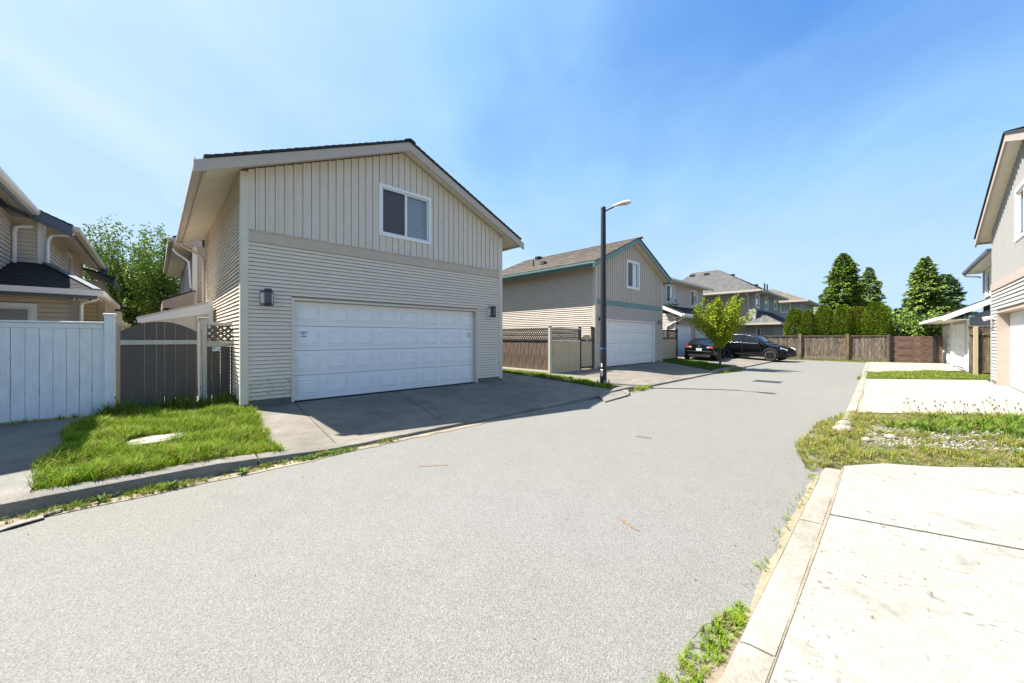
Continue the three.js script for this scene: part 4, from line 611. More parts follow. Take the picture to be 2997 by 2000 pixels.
{
  const f = thing('lattice_fence', 'narrow dark board panel with cream-railed lattice on top, against the garage corner', 'fence'); f.position.set(-9.58, .12, -.765); f.rotation.y = PI / 2;
  const ed = [0, .075, .21, .375, .42]; for (let i = 0; i < 4; i++) mesh('fence_board', boardG(ed[i + 1] - ed[i] - .006, 1.17, .02, .003), M.darkFence, f, [(ed[i] + ed[i + 1]) / 2, .03, 0]);
  mesh('rail', boardG(.43, .075, .05, .005), M.creamWood, f, [.212, 1.205, .012]); mesh('rail', boardG(.43, .03, .06, .005), M.creamWood, f, [.212, 1.284, .012]); mesh('top_rail', boardG(.43, .06, .05, .005), M.creamWood, f, [.212, 1.63, .012]); lattice(f, M.darkFence, 0, .424, 1.315, 1.63, .122, .036, true, .01);
  mesh('post', boardG(.06, 1.74, .06, .004), M.creamWood, f, [.455, 0, .01]); mesh('post_cap', boardG(.075, .02, .075, .004), M.creamWood, f, [.455, 1.74, .01]);
  const c = document.createElement('canvas'); c.width = 128; c.height = 88; const x = c.getContext('2d'); x.fillStyle = '#dedfe2'; x.fillRect(0, 0, 128, 88); x.fillStyle = '#20232c'; x.beginPath(); x.moveTo(10, 16); x.lineTo(50, 16); x.lineTo(47, 44); x.lineTo(30, 62); x.lineTo(13, 44); x.fill(); x.fillStyle = '#dedfe2'; x.fillRect(22, 26, 16, 8); x.fillStyle = '#6a6d78'; x.fillRect(60, 34, 58, 6); x.fillRect(66, 52, 46, 4); x.fillRect(66, 62, 40, 4); const t = new THREE.CanvasTexture(c); t.colorSpace = THREE.SRGBColorSpace;
  mesh('warning_sign', new THREE.PlaneGeometry(.115, .08), new THREE.MeshStandardMaterial({ map: t, roughness: .5 }), f, [.14, 1.155, .0125]);
}
function privacyFence(name, label, x, z, ry, L, { m, post = M.creamWood, latM = M.darkWood, h = 1.2, lat = .42, rails = M.creamWood, base = .12, boards = .14, railDark = false, p0 = true, p1 = true, each = true }) {
  const f = thing(name, label, 'fence'); f.position.set(x, base, z); f.rotation.y = ry; const n = Math.round(L / boards), bw = L / n;
  for (let i = 0; i < n; i++) mesh('fence_board', boardG(bw - .006, h, .018, .003, i % 3), m, f, [(i + .5) * bw, .06 + rr(-.005, .005), rr(-.003, .003)]);
  mesh('bottom_rail', boardG(L, .07, .04), rails, f, [L / 2, .03, .02]); mesh('middle_rail', boardG(L, .06, .05), railDark ? M.darkWood : rails, f, [L / 2, h + .06, .01]);
  if (lat) { lattice(f, latM, 0, L, h + .12, h + .12 + lat, .105, .034, false, .01); mesh('top_rail', boardG(L, .05, .05), rails, f, [L / 2, h + .12 + lat, .01]); }
  for (const [on, u] of [[p0, 0], [p1, L]]) if (on) { mesh('post', boardG(.1, h + lat + .25, .1, .006), post, f, [u, -.02, 0]); mesh('post_cap', boardG(.14, .03, .14, .008), post, f, [u, h + lat + .23, 0]); }
  return f;
}
privacyFence('lattice_fence', 'brown board fence topped with dark lattice beside the big beige garage', -13.2, -10.45, 0, 4.45, { m: M.brownFence, h: 1.14, p0: false, p1: false, railDark: true, base: .18 });
privacyFence('lattice_fence', 'tan board fence with dark lattice between a cream post and the small gate', -8.78, -10.42, PI / 2, 1.85, { m: M.tanFence, h: 1.16, p1: false });
{ const f = thing('small_gate', 'small tan arched gate hung between dark posts by the taupe garage', 'gate'); f.position.set(-8.82, .14, -12.32); f.rotation.y = PI / 2; const W = .86, top = (u) => 1.3 + .19 * (1 - ((u - W / 2) / (W / 2)) ** 2);
  for (let i = 0; i < 6; i++) { const a = .05 + i * .127, c = a + .121; extr([[a, .14], [c, .14], [c, top(c)], [(a + c) / 2, top((a + c) / 2)], [a, top(a)]], .018, M.tanFence, 'gate_board', f, [0, 0, 0]); }
  for (const y of [.12, 1.22]) mesh('gate_rail', boardG(.8, .06, .03), M.darkWood, f, [W / 2, y, .03]); for (const u of [0, W + .02]) { mesh('post', boardG(.09, 1.8, .09, .005), M.darkWood, f, [u, -.02, 0]); mesh('post_cap', boardG(.13, .03, .13, .006), M.darkWood, f, [u, 1.78, 0]); } mesh('latch', boxG(.16, .04, .02), M.steel, f, [.42, 1.25, .05]); }
privacyFence('lattice_fence', 'short tan fence with dark lattice beside the twin garage doors', -9.3, -20.3, PI / 2, 2.7, { m: M.tanFence, h: 1.2, post: M.darkWood, p0: false, base: .16, latM: M.darkWood, rails: M.darkWood });
{ // weathered fence closing the lane
  const f = thing('weathered_fence', 'weathered grey-brown board fence closing the end of the lane', 'fence'); f.position.set(-9.3, .06, -31.25); f.rotation.y = .045;
  for (let i = 0; i < 61; i++) { const m = M.oldWood[Math.floor(R() * 5)]; mesh('fence_board', boardG(.142, 1.36 + rr(-.02, .02), .02, .003, i % 5), m, f, [i * .148 + .07, .16 + rr(-.03, .01), rr(-.012, .012)], [0, 0, rr(-.006, .006)]); }
  for (const [a, c] of [[0, 2.2], [2.25, 4.75], [4.9, 7.2], [7.25, 9.0]]) { mesh('top_rail', boardG(c - a, .045, .1), M.oldWood[0], f, [(a + c) / 2, 1.52, 0]); mesh('kick_board', boardG(c - a, .17, .03), M.oldWood[2], f, [(a + c) / 2, .02, .02]); }
  for (const u of [0, 4.82, 7.2]) { mesh('post', boardG(.16, 1.72, .14, .008), u === 7.2 ? M.woodBrown : M.oldWood[4], f, [u, -.04, .04]); } mesh('post', boardG(.1, 1.6, .1, .006), M.oldWood[1], f, [9.02, 0, .02]);
}
{ // horizontal brown fence
  const f = thing('brown_plank_fence', 'reddish brown horizontal plank fence between black posts', 'fence'); f.position.set(-.22, .04, -31.7); f.rotation.y = .02;
  for (let i = 0; i < 10; i++) for (const [a, c] of [[.06, 1.72], [1.8, 2.06]]) mesh('plank', boxG(c - a, .144, .03, 'x', i % 3), M.redWood[(i * 2 + (a > 1 ? 1 : 0)) % 3], f, [(a + c) / 2, .02 + (i + .5) * .152, rr(-.002, .002)]);
  for (const u of [0, 1.76]) mesh('post', boardG(.12, 1.66, .12, .006), M.black, f, [u, 0, .03]);
}
{ const f = thing('wooden_gate', 'old timber side gate with a lattice top beside the white garage', 'gate'); f.position.set(1.86, .09, -21.5);
  for (let i = 0; i < 5; i++) if (i !== 1) mesh('gate_board', boardG(.105, 1.42, .02, .003, i), i ? M.woodBrown : M.oldWood[3], f, [.06 + i * .112, .1, 0]); mesh('post', boardG(.11, 1.82, .11, .006), M.tanFence, f, [.17, 0, .04]); mesh('top_rail', boardG(.56, .06, .04), M.woodBrown, f, [.3, 1.5, .02]); mesh('top_rail', boardG(.56, .05, .06), M.oldWood[1], f, [.28, 1.8, .0]); lattice(f, M.woodBrown, .23, .58, 1.56, 1.8, .1, .03, false, .01); mesh('board', boardG(.11, .25, .02), M.oldWood[1], f, [.06, 1.55, 0]); mesh('bottom_rail', boardG(.5, .08, .04), M.woodBrown, f, [.35, .14, .02]); }

// ---------- street lamp ----------
{
  const l = thing('street_lamp', 'black square street lamp post with a grey cobra head, standing by the kerb', 'street lamp'); l.position.set(-6.28, .08, -10.0);
  const g = new THREE.CylinderGeometry(.075, .105, 5.40, 8); g.rotateY(PI / 8); mesh('pole', g, M.poleBlack, l, [0, 2.72, 0]);
  mesh('pole_cap', new THREE.CylinderGeometry(.07, .08, .05, 8), M.poleBlack, l, [0, 5.44, 0]); mesh('base_plate', boardG(.32, .03, .32, .006), M.lampGrey, l, [0, 0, 0]);
  for (const [x, z] of [[-1, -1], [-1, 1], [1, -1], [1, 1]]) { const q = new THREE.CylinderGeometry(.022, .026, .1, 8); mesh('bolt_cover', q, M.steel, l, [x * .125, .07, z * .125]); }
  mesh('handhole_cover', boardG(.085, .2, .012, .006), M.steel, l, [.01, .24, .1]); mesh('number_tag', boardG(.05, .11, .006, .002), M.white, l, [.0, .52, .094]); const bt = new THREE.CylinderGeometry(.1, .1, .035, 8, 1, true); bt.rotateY(PI / 8); mesh('blue_band', bt, mat([.03, .16, .45], { roughness: .5 }), l, [0, 1.09, 0]);
  tube([[.05, 5.33, 0], [.22, 5.36, 0], [.36, 5.38, 0]], .03, M.poleBlack, 'arm', l, 12, 8);
  // cobra head: a lofted shell
  const P = [], st = [[0, .035, .03, .04], [.1, .055, .045, .04], [.24, .1, .06, .055], [.42, .145, .075, .075], [.56, .15, .075, .085], [.66, .11, .06, .07], [.7, .03, .02, .03]], K = 16, I = [];
  for (const [x, w, up, dn] of st) for (let k = 0; k < K; k++) { const a = k / K * 2 * PI, c = Math.cos(a), s = Math.sin(a); P.push(x, (s > 0 ? s * up : s * dn * .6), c * w); }
  for (let i = 0; i < st.length - 1; i++) for (let k = 0; k < K; k++) { const a = i * K + k, b = i * K + (k + 1) % K; I.push(a, a + K, b, b, a + K, b + K); } P.push(.7, 0, 0); P.push(0, 0, 0); for (let k = 0; k < K; k++) { I.push((st.length - 1) * K + k, P.length / 3 - 2, (st.length - 1) * K + (k + 1) % K); I.push(P.length / 3 - 1, k, (k + 1) % K); }
  const h = new THREE.BufferGeometry(); h.setAttribute('position', new THREE.Float32BufferAttribute(P, 3)); h.setIndex(I); h.computeVertexNormals(); const hd = mesh('lamp_head', h, mat([.62, .62, .60], { roughness: .5 }), l, [.32, 5.40, 0]); hd.rotation.z = -.02; hd.scale.setScalar(.86);
  const e = new THREE.SphereGeometry(.12, 16, 8, 0, 2 * PI, PI / 2, PI / 2); e.scale(1.5, .55, 1); mesh('lens', e, mat([.55, .53, .47], { roughness: .25 }), l, [.74, 5.405, 0]);
}
// ---------- storm drain, cover, broken slab, litter ----------
{ const d = thing('storm_drain', 'iron storm drain grate set in the asphalt', 'drain grate'); d.position.set(-3.0, .012, -14.9); mesh('frame', merge([bg(-.38, .38, 0, .012, -.3, -.25), bg(-.38, .38, 0, .012, .25, .3), bg(-.38, -.33, 0, .012, -.25, .25), bg(.33, .38, 0, .012, -.25, .25)]), M.lampGrey, d); mesh('pit', boxG(.66, .004, .5), M.dark, d, [0, .002, 0]); for (let i = 0; i < 8; i++) mesh('grate_bar', boxG(.03, .012, .5), M.lampGrey, d, [-.29 + i * .083, .008, 0]); }
{ const d = thing('utility_cover', 'pale round concrete utility cover half hidden in the grass', 'manhole cover'); d.position.set(-6.78, .118, -.03); d.rotation.set(.02, .3, .03); const g = new THREE.CylinderGeometry(.29, .29, .06, 40); mesh('cover', uvm(g), M.kerbWhite, d, [0, .03, 0]); for (const [x, z] of [[-.2, .1], [-.02, .12], [.14, .0]]) mesh('lifting_hole', new THREE.CylinderGeometry(.02, .02, .006, 10), M.dark, d, [x, .0585, z]); for (let i = -1; i <= 1; i += 2) mesh('groove', boxG(.45, .002, .005), M.kerb, d, [0, .0605, i * .12]);  }
{ const d = thing('broken_slab', 'broken speckled concrete slab tilted against the kerb by the lamp', 'broken slab'); const yf = (x) => lerp(.075, .03, (x + 5.14) / .5); prism([[-5.12, -7.95], [-5.13, -9.0], [-4.76, -8.75], [-4.66, -7.5]], yf, .03, M.kerb, 'slab', d); prism([[-5.13, -9.03], [-5.12, -9.35], [-4.9, -9.05], [-4.77, -8.8]], (x) => yf(x) + .01, .03, M.kerb, 'fragment', d); rebase(d, -4.9, .0, -8.5); }
for (const [x, z, s, r, k] of [[-4.86, .86, 1, .35, 0], [-4.98, .70, .6, .2, 1]]) { const d = thing('torn_board', k ? 'small torn scrap of pale board among gutter weeds' : 'long torn strip of pale board lying by the kerb', 'litter'); const pts = [[-.17, -.03], [-.06, -.035], [.05, -.02], [.17, -.03], [.16, .02], [.04, .03], [-.05, .022], [-.18, .03]].map(([a, b]) => [a * s * 1.3, b * s * 1.4]); prism(pts, (x) => .012 + .012 * Math.sin(x * 14), .008, M.kerbWhite, 'board', d); d.position.set(x, .004, z); d.rotation.y = PI / 2 + r; }
for (const [x, z, s] of [[-.58, -8.22, .10], [-.56, -7.72, .12], [-.05, -7.6, .07], [-.28, -7.15, .06]]) { const g = new THREE.IcosahedronGeometry(s, 2), p = g.attributes.position; for (let i = 0; i < p.count; i++) { const q = v3().fromBufferAttribute(p, i), n = 1 + .16 * Math.sin(q.x * 40 + q.y * 23) * Math.sin(q.z * 37 + 1); p.setXYZ(i, q.x * n, q.y * n * .6, q.z * n); } const o = mesh(numbered('stone'), uvm(g), M.kerbWhite, null, [x, .08, z]); tag(o, s === .12 ? 'largest pale concrete lump, in the gap of the pale kerb' : s === .10 ? 'pale concrete lump touching the kerb end beyond the dry grass' : s === .07 ? 'small pale lump among the gravel' : 'smallest pale lump in the dry grass by the gravel edge', 'stone', 'stones in the dry grass'); }
for (const [x, z, a] of [[-6.3, -11.3, .7], [-2.7, -5.2, .3]]) tag(mesh(numbered('twig'), uvm(barG([0, 0, 0], [.22, .004, .03], .008, .006)), M.oldWood[1], null, [x, x < -5 ? yL(x) + .008 : .03, z], [0, a, 0]), x < -5 ? 'thin dry stick lying on the taupe garage driveway' : 'thin dry stick lying on the asphalt', 'stick');

// ---------- plants ----------
const leafMat = (o = {}) => new THREE.MeshPhysicalMaterial({ vertexColors: true, specularIntensity: .25, roughness: .62, transmission: .32, thickness: 0, side: THREE.DoubleSide, ...o });
const M_leaf = leafMat(), M_needle = new THREE.MeshPhysicalMaterial({ vertexColors: true, specularIntensity: .2, roughness: .8, side: THREE.DoubleSide });
class Leaves {
  constructor() { this.P = []; this.C = []; }
  leaf(p, dir, nrm, len, wid, c, fold = .25) { // a folded diamond
    const d = dir.clone().normalize(), s = d.clone().cross(nrm).normalize(), n = s.clone().cross(d).normalize(), t = p.clone().addScaledVector(d, len), m = p.clone().addScaledVector(d, len * .45);
    const a = m.clone().addScaledVector(s, wid / 2).addScaledVector(n, wid * fold), b = m.clone().addScaledVector(s, -wid / 2).addScaledVector(n, wid * fold);
    for (const q of [p, a, t, p, t, b]) { this.P.push(q.x, q.y, q.z); this.C.push(c[0], c[1], c[2]); }
  }
  build(name, m, parent) { const g = new THREE.BufferGeometry(); g.setAttribute('position', new THREE.Float32BufferAttribute(this.P, 3)); g.setAttribute('color', new THREE.Float32BufferAttribute(this.C, 3)); g.computeVertexNormals(); const o = mesh(name, g, m, parent); o.userData.kind = 'stuff'; return o; }
}
const rdir = () => { const z = rr(-1, 1), a = rr(0, 2 * PI), r = Math.sqrt(1 - z * z); return v3(r * Math.cos(a), z, r * Math.sin(a)); };
const tint = (c, v) => { const k = 1 + rr(-v, v), h = rr(-v, v) * .3; return [c[0] * k * (1 + h), c[1] * k, c[2] * k * (1 - h)]; };
function limb(pts, r0, r1, rad = 7) { const c = new THREE.CatmullRomCurve3(pts), n = Math.max(4, pts.length * 4), g = new THREE.TubeGeometry(c, n, 1, rad), p = g.attributes.position; for (let i = 0; i <= n; i++) { const o = c.getPointAt(i / n), r = lerp(r0, r1, i / n); for (let k = 0; k <= rad; k++) { const q = i * (rad + 1) + k, v = v3().fromBufferAttribute(p, q).sub(o).multiplyScalar(r).add(o); p.setXYZ(q, v.x, v.y, v.z); } } g.computeVertexNormals(); return g; }
// broadleaf tree: shoots rising from the trunk, leaves along each shoot
function broadleaf(name, label, pos, { h0, h1, shape, trunkR, shoots, leaf, perM, cols, lean = 0, spread = .2, group }) {
  const t = thing(name, label, 'tree', group); t.position.set(...pos); const L = new Leaves(), wood = [limb([v3(0, -.05, 0), v3(.02, h0 * .5, .01), v3(0, h0, 0), v3(.03, lerp(h0, h1, .5), 0)], trunkR, trunkR * .35)];
  for (let i = 0; i < shoots; i++) {
    const a = i * 2.39996 + rr(-.3, .3), q = Math.pow(R(), .6), e = shape(q, a), s = v3(rr(-.03, .03), lerp(h0, lerp(h0, e.y, .45), R() * .9), rr(-.03, .03)), end = v3(Math.cos(a) * e.r + lean * e.y, e.y, Math.sin(a) * e.r), mid = s.clone().lerp(end, .5).add(v3(Math.cos(a) * e.r * .12, -.06 * e.r, Math.sin(a) * e.r * .12));
    const c = new THREE.QuadraticBezierCurve3(s, mid, end), len = s.distanceTo(end); wood.push(limb([s, mid.clone().lerp(s.clone().lerp(end, .5), .5), end], trunkR * .22, .004, 5));
    const n = Math.round(len * perM); for (let k = 0; k < n; k++) { const tt = lerp(.22, 1.03, Math.pow(R(), .75)), p = c.getPoint(Math.min(1, tt)), off = rdir().multiplyScalar(spread * rr(.15, 1) * (tt > .9 ? .5 : 1)); p.add(off); const d = off.clone().normalize().add(v3(0, -.5, 0)).add(rdir().multiplyScalar(.5)), col = cols[Math.floor(R() * cols.length)]; L.leaf(p, d, rdir().add(v3(0, 1.2, 0)), leaf * rr(.7, 1.25), leaf * rr(.5, .8), tint(col, .2)); }
  }
  mesh('trunk', merge(wood), M.bark, t); L.build('crown', M_leaf, t); return t;
}
broadleaf('street_tree', 'young yellow-green street tree on the grass verge beside the driveway', [-5.72, .12, -19.1], { h0: .95, h1: 3.4, trunkR: .055, shoots: 130, leaf: .1, perM: 62, spread: .17,
  shape: (q, a) => { const up = R(); return { r: (.2 + 1.12 * Math.min(1, Math.pow(up * 1.5, .9))) * (.3 + .7 * q) * (up > .8 ? 1 - (up - .8) * 1.3 : 1) * (1 + .14 * Math.sin(a * 3 + 1)), y: lerp(1.1, 3.35, up) - .3 * q * q * (up > .6 ? 1 : 0) + rr(-.08, .2) }; },
  cols: [[.29, .37, .018], [.36, .41, .02], [.21, .31, .018], [.40, .39, .022], [.25, .34, .02]] });
broadleaf('maple_tree', 'tall loose maple tree with ragged top shoots behind the yard shed', [-31.5, .1, 1.0], { h0: 2.0, h1: 8, trunkR: .16, shoots: 190, leaf: .17, perM: 17, spread: .42, lean: -.02,
  shape: (q, a) => { const up = R(); return { r: (1.0 + 1.9 * Math.sin(Math.min(1, up * 1.1) * PI * .75)) * (.3 + .7 * q) * (1 + .15 * Math.sin(a * 2)), y: lerp(2.0, 8.3, up) - 1.6 * q * q * up + rr(-.2, .5) * (R() > .85 ? 2 : 1) }; },
  cols: [[.17, .26, .03], [.21, .30, .035], [.13, .21, .03], [.26, .33, .05], [.15, .24, .035]] });
broadleaf('maple_tree', 'slimmer maple tree rising beside the house wing behind the garage', [-27.5, .1, -.35], { h0: 2.0, h1: 6, trunkR: .1, shoots: 90, leaf: .16, perM: 26, spread: .36,
  shape: (q, a) => { const up = R(); return { r: (.7 + .9 * Math.sin(up * PI * .8)) * (.3 + .7 * q), y: lerp(1.8, 6.6, up) - .9 * q * q * up + rr(-.2, .5) }; },
  cols: [[.17, .26, .03], [.21, .30, .035], [.13, .21, .03], [.24, .31, .045]] });
// conifers
function conifer(label, pos, h, rad, { dens = 1, cols, spray = .5, shapeP = .85, base = .06 }) {
  const t = thing('conifer_tree', label, 'tree', 'tall conifers beyond the fence'); t.position.set(...pos); const L = new Leaves(); mesh('trunk', limb([v3(0, -.1, 0), v3(.05, h * .5, 0), v3(0, h * .98, 0)], rad * .08, .02), M.bark, t);
  const nb = Math.round(520 * dens); for (let i = 0; i < nb; i++) { const q = Math.pow(i / nb, .85), y = lerp(h * base, h * .985, q), a = i * 2.39996 + rr(-.2, .2), r = rad * Math.pow(1 - q, shapeP) * rr(.5, 1.12) * (1 + .2 * Math.sin(a * 2 + y * .7) + .12 * Math.sin(y * 2.6 + a)) + .05, dr = -.1 - .22 * (1 - q);
    const d = v3(Math.cos(a), dr, Math.sin(a)), side = v3(-Math.sin(a), 0, Math.cos(a)), n = Math.max(6, Math.round(r * 26)); for (let k = 0; k < n; k++) { const s = lerp(.12, 1, Math.sqrt((k + R()) / n)), p = v3(0, y, 0).addScaledVector(d, r * s).addScaledVector(side, rr(-.32, .32) * r * .5 * (1 - s * .4)).add(v3(0, rr(-.12, .1) + .12 * s * s * r, 0)); const dd = d.clone().addScaledVector(side, rr(-.9, .9)).add(v3(0, rr(-.55, .3), 0)); L.leaf(p, dd, v3(rr(-1, 1), 1, rr(-1, 1)), spray * rr(.5, 1.1), spray * rr(.22, .42), tint(cols[Math.floor(R() * cols.length)], .25), .2); } }
  L.build('crown', M_needle, t); return t;
}
const cc1 = [[.115, .19, .03], [.15, .225, .035], [.095, .16, .03], [.19, .245, .035]], cc2 = [[.15, .235, .055], [.19, .27, .05], [.13, .20, .05], [.23, .29, .055]];
conifer('broad dense dark conifer, tallest above the rounded cedars', [-4.4, 0, -60.5], 11.9, 4.0, { cols: cc1, dens: 1.5, spray: .42, shapeP: .74 });
conifer('slender open conifer beside the tallest dense one', [-2.9, 0, -82], 12.9, 4.2, { cols: cc2, dens: .75, spray: .5, shapeP: .95 });
conifer('big shaggy spruce above the broad-leaved shrub', [2.5, 0, -67], 11.3, 3.7, { cols: cc2, dens: 1.1, spray: .5, shapeP: .85 });
conifer('pale bluish conifer half hidden by the shaggy spruce', [5.0, 0, -83], 10.9, 3.5, { cols: [[.13, .20, .09], [.16, .23, .10], [.10, .17, .08]], dens: .9, spray: .55, shapeP: .62 });
conifer('low conifer between the dense conifer and the shrubs', [-.9, 0, -66], 5.6, 1.7, { cols: cc1, dens: .6, spray: .45, shapeP: .7 });
conifer('small conifer tip behind the broad-leaved shrub', [.2, 0, -58], 4.7, 1.5, { cols: cc1, dens: .5, spray: .45 });
// clipped cedars over the fence
[[-4.96, 3.5, .60, 'rounded cedar at the end of the row nearest the grey house'], [-4.2, 3.35, .44, 'narrow rounded cedar, slimmest of the row over the fence'], [-3.36, 3.62, .62, 'egg-shaped cedar third in the row from the grey house'], [-2.4, 3.6, .58, 'egg-shaped cedar fourth in the row from the grey house'], [-1.62, 3.45, .60, 'rounded cedar with a browner shoulder, fifth from the grey house'], [-.85, 3.66, .72, 'widest cedar of the row, beside the broad-leaved shrub']].forEach(([x, top, r, label], i) => {
  const t = thing('cedar_shrub', label, 'cedar', 'rounded cedars in a row behind the weathered fence'); t.position.set(x, .1, -32.75 + (i % 2) * .25); const L = new Leaves(), H = top - .1, y0 = .35, prof = (v) => r * .93 * Math.sqrt(Math.max(.02, 1 - ((v - .44) / .575) ** 2));
  mesh('stem', limb([v3(0, -.05, 0), v3(.02, H * .5, 0), v3(0, H * .9, 0)], .07, .012), M.bark, t);
  const cols = [[.115, .175, .013], [.15, .21, .015], [.085, .145, .013], [.19, .225, .017]]; const N = Math.round(9800 * r * H / 2); for (let k = 0; k < N; k++) { const v = R(), a = rr(0, 2 * PI), lump = 1 + .07 * Math.sin(a * 5 + v * 9 + i) + .05 * Math.sin(a * 9 - v * 17), rad = prof(v) * lump * (R() < .3 ? rr(.35, .88) : rr(.86, 1.06)), p = v3(Math.cos(a) * rad, lerp(y0, H, v), Math.sin(a) * rad), o = v3(Math.cos(a), .25 + v * .8, Math.sin(a)); L.leaf(p, o.clone().add(v3(0, .9, 0)).add(rdir().multiplyScalar(.7)), rdir().add(o), rr(.07, .14), rr(.035, .06), tint(i === 4 && v > .7 && R() > .6 ? [.2, .15, .03] : cols[Math.floor(R() * 4)], .22), .15); }
  L.build('crown', M_needle, t);
});
{ // broad-leaved shrub (a thing with a spreading crown)
  const t = thing('laurel_shrub', 'wide glossy broad-leaved shrub hanging over the brown plank fence', 'shrub'); t.position.set(.75, .1, -33.3); const L = new Leaves(), wood = [];
  for (let i = 0; i < 130; i++) { const a = rr(0, 2 * PI), q = Math.sqrt(R()), up = R(), end = v3(Math.cos(a) * 1.95 * q, lerp(1.0, 3.45, up) - .5 * q * q * up, Math.sin(a) * 1.1 * q), s = v3(Math.cos(a) * .2, .2, Math.sin(a) * .2), c = new THREE.QuadraticBezierCurve3(s, s.clone().lerp(end, .5).add(v3(0, .4, 0)), end); if (i % 2) wood.push(limb([s, c.getPoint(.5), end], .02, .005, 5)); for (let k = 0; k < 42; k++) { const p = c.getPoint(lerp(.35, 1, R())).add(rdir().multiplyScalar(.22)); L.leaf(p, rdir().add(v3(0, -.5, .4)), v3(rr(-.6, .6), 1, rr(-.2, .8)), rr(.13, .22), rr(.06, .1), tint([[.13, .22, .03], [.18, .28, .04], [.10, .17, .025], [.23, .31, .06]][Math.floor(R() * 4)], .22), .12); } }
  mesh('stems', merge(wood), M.bark, t); L.build('crown', leafMat({ roughness: .35, transmission: .2 }), t);
}
// grass: tufts of bent blades
function tuftG(blades, wid, spread, bend) { const P = [], N = []; for (let b = 0; b < blades; b++) { const a = rr(0, 2 * PI), r = rr(0, spread), lean = rr(.1, bend), h = rr(.55, 1), ox = Math.cos(a * 1.7) * r, oz = Math.sin(a * 1.7) * r, dx = Math.cos(a), dz = Math.sin(a), sx = -dz * wid / 2, sz = dx * wid / 2; const q = (t) => [ox + dx * lean * t * t, h * (t - .18 * lean * t * t), oz + dz * lean * t * t], p0 = q(0), p1 = q(.5), p2 = q(1);
  P.push(p0[0] - sx, p0[1], p0[2] - sz, p0[0] + sx, p0[1], p0[2] + sz, p1[0] + sx * .8, p1[1], p1[2] + sz * .8, p0[0] - sx, p0[1], p0[2] - sz, p1[0] + sx * .8, p1[1], p1[2] + sz * .8, p1[0] - sx * .8, p1[1], p1[2] - sz * .8, p1[0] - sx * .8, p1[1], p1[2] - sz * .8, p1[0] + sx * .8, p1[1], p1[2] + sz * .8, ...p2); }
  const g = new THREE.BufferGeometry(); g.setAttribute('position', new THREE.Float32BufferAttribute(P, 3)); g.computeVertexNormals(); return g; }
const M_grass = new THREE.MeshPhysicalMaterial({ color: 0xffffff, roughness: .65, specularIntensity: .2, transmission: .3, thickness: 0, side: THREE.DoubleSide });
const inPoly = (x, z, p) => { let c = false; for (let i = 0, j = p.length - 1; i < p.length; j = i++) if ((p[i][1] > z) !== (p[j][1] > z) && x < (p[j][0] - p[i][0]) * (z - p[i][1]) / (p[j][1] - p[i][1]) + p[i][0]) c = !c; return c; };
function grass(name, label, poly, count, h, cols, yf, { wid = .055, spread = .35, bend = .9, blades = 9, clump = .5, mask = null, cat = 'grass' } = {}) {
  const g = tuftG(blades, wid, spread, bend), o = new THREE.InstancedMesh(g, M_grass, count), D = new THREE.Object3D(), C = new THREE.Color(); o.name = numbered(name); o.castShadow = o.receiveShadow = true; tag(o, label, cat, null, 'stuff');
  const xs = poly.map((p) => p[0]), zs = poly.map((p) => p[1]), x0 = Math.min(...xs), x1 = Math.max(...xs), z0 = Math.min(...zs), z1 = Math.max(...zs); let k = 0, guard = 0;
  while (k < count && guard++ < count * 60) { const x = rr(x0, x1), z = rr(z0, z1); if (!inPoly(x, z, poly)) continue; const cl = .5 + .5 * Math.sin(x * 5.1 + 1.3 * Math.sin(z * 4)) * Math.sin(z * 4.3 + x * 1.7); if (R() < clump * (1 - cl) * .9) continue; if (mask && !mask(x, z)) continue; const s = rr(h[0], h[1]) * (.7 + .6 * cl); D.position.set(x, yf(x, z) - .01, z); D.rotation.set(rr(-.2, .2), rr(0, 6.3), rr(-.2, .2)); D.scale.set(s * rr(.8, 1.2), s, s * rr(.8, 1.2)); D.updateMatrix(); o.setMatrixAt(k, D.matrix); const c = tint(cols[Math.floor(R() * cols.length * .999)], .22); C.setRGB(...c); o.setColorAt(k, C); k++; }
  o.count = k; scene.add(o); return o;
}
const lush = [[.19, .29, .010], [.23, .33, .012], [.145, .25, .012], [.30, .34, .03], [.18, .28, .012]], dry = [[.25, .25, .04], [.31, .27, .07], [.2, .24, .025], [.37, .30, .12], [.155, .21, .02]];
const patch = [[-5.33, .78], [-6.2, .86], [-7.0, .80], [-8.0, .88], [-8.9, .82], [-9.5, .6], [-9.4, -1.22], [-8.75, -1.2], [-8.0, -1.34], [-7.2, -1.22], [-6.6, -1.26], [-5.9, -1.12], [-5.33, -1.14]];
const bedY = (x, z) => { const t = clamp01((-.35 - z) / .8), s = t * t * (3 - 2 * t); return lerp(lerp(.125, .16, clamp01((-5.33 - x) / 3)), yL(x) - .012, s); };
{ const g = new THREE.PlaneGeometry(4.25, 2.2, 40, 40); g.rotateX(-PI / 2); g.translate(-7.47, 0, -.28); const p = g.attributes.position; for (let i = 0; i < p.count; i++) p.setY(i, bedY(p.getX(i), p.getZ(i)) - .008 + rr(-.004, .004)); structure(mesh('grass_bed', uvm(g), M.soil)); }
const onCover = (x, z) => (x + 6.78) ** 2 + (z + .03) ** 2 > .20 ** 2 && !(x < -6.75 && (x + 6.86) ** 2 + (z - .05) ** 2 < .24 ** 2);
grass('grass_patch', 'lush yellow-green grass patch in front of the arched gate', patch, 7600, [.07, .185], [...lush, ...lush, ...lush, dry[1], dry[0]], bedY, { mask: onCover, wid: .045, clump: .75 });
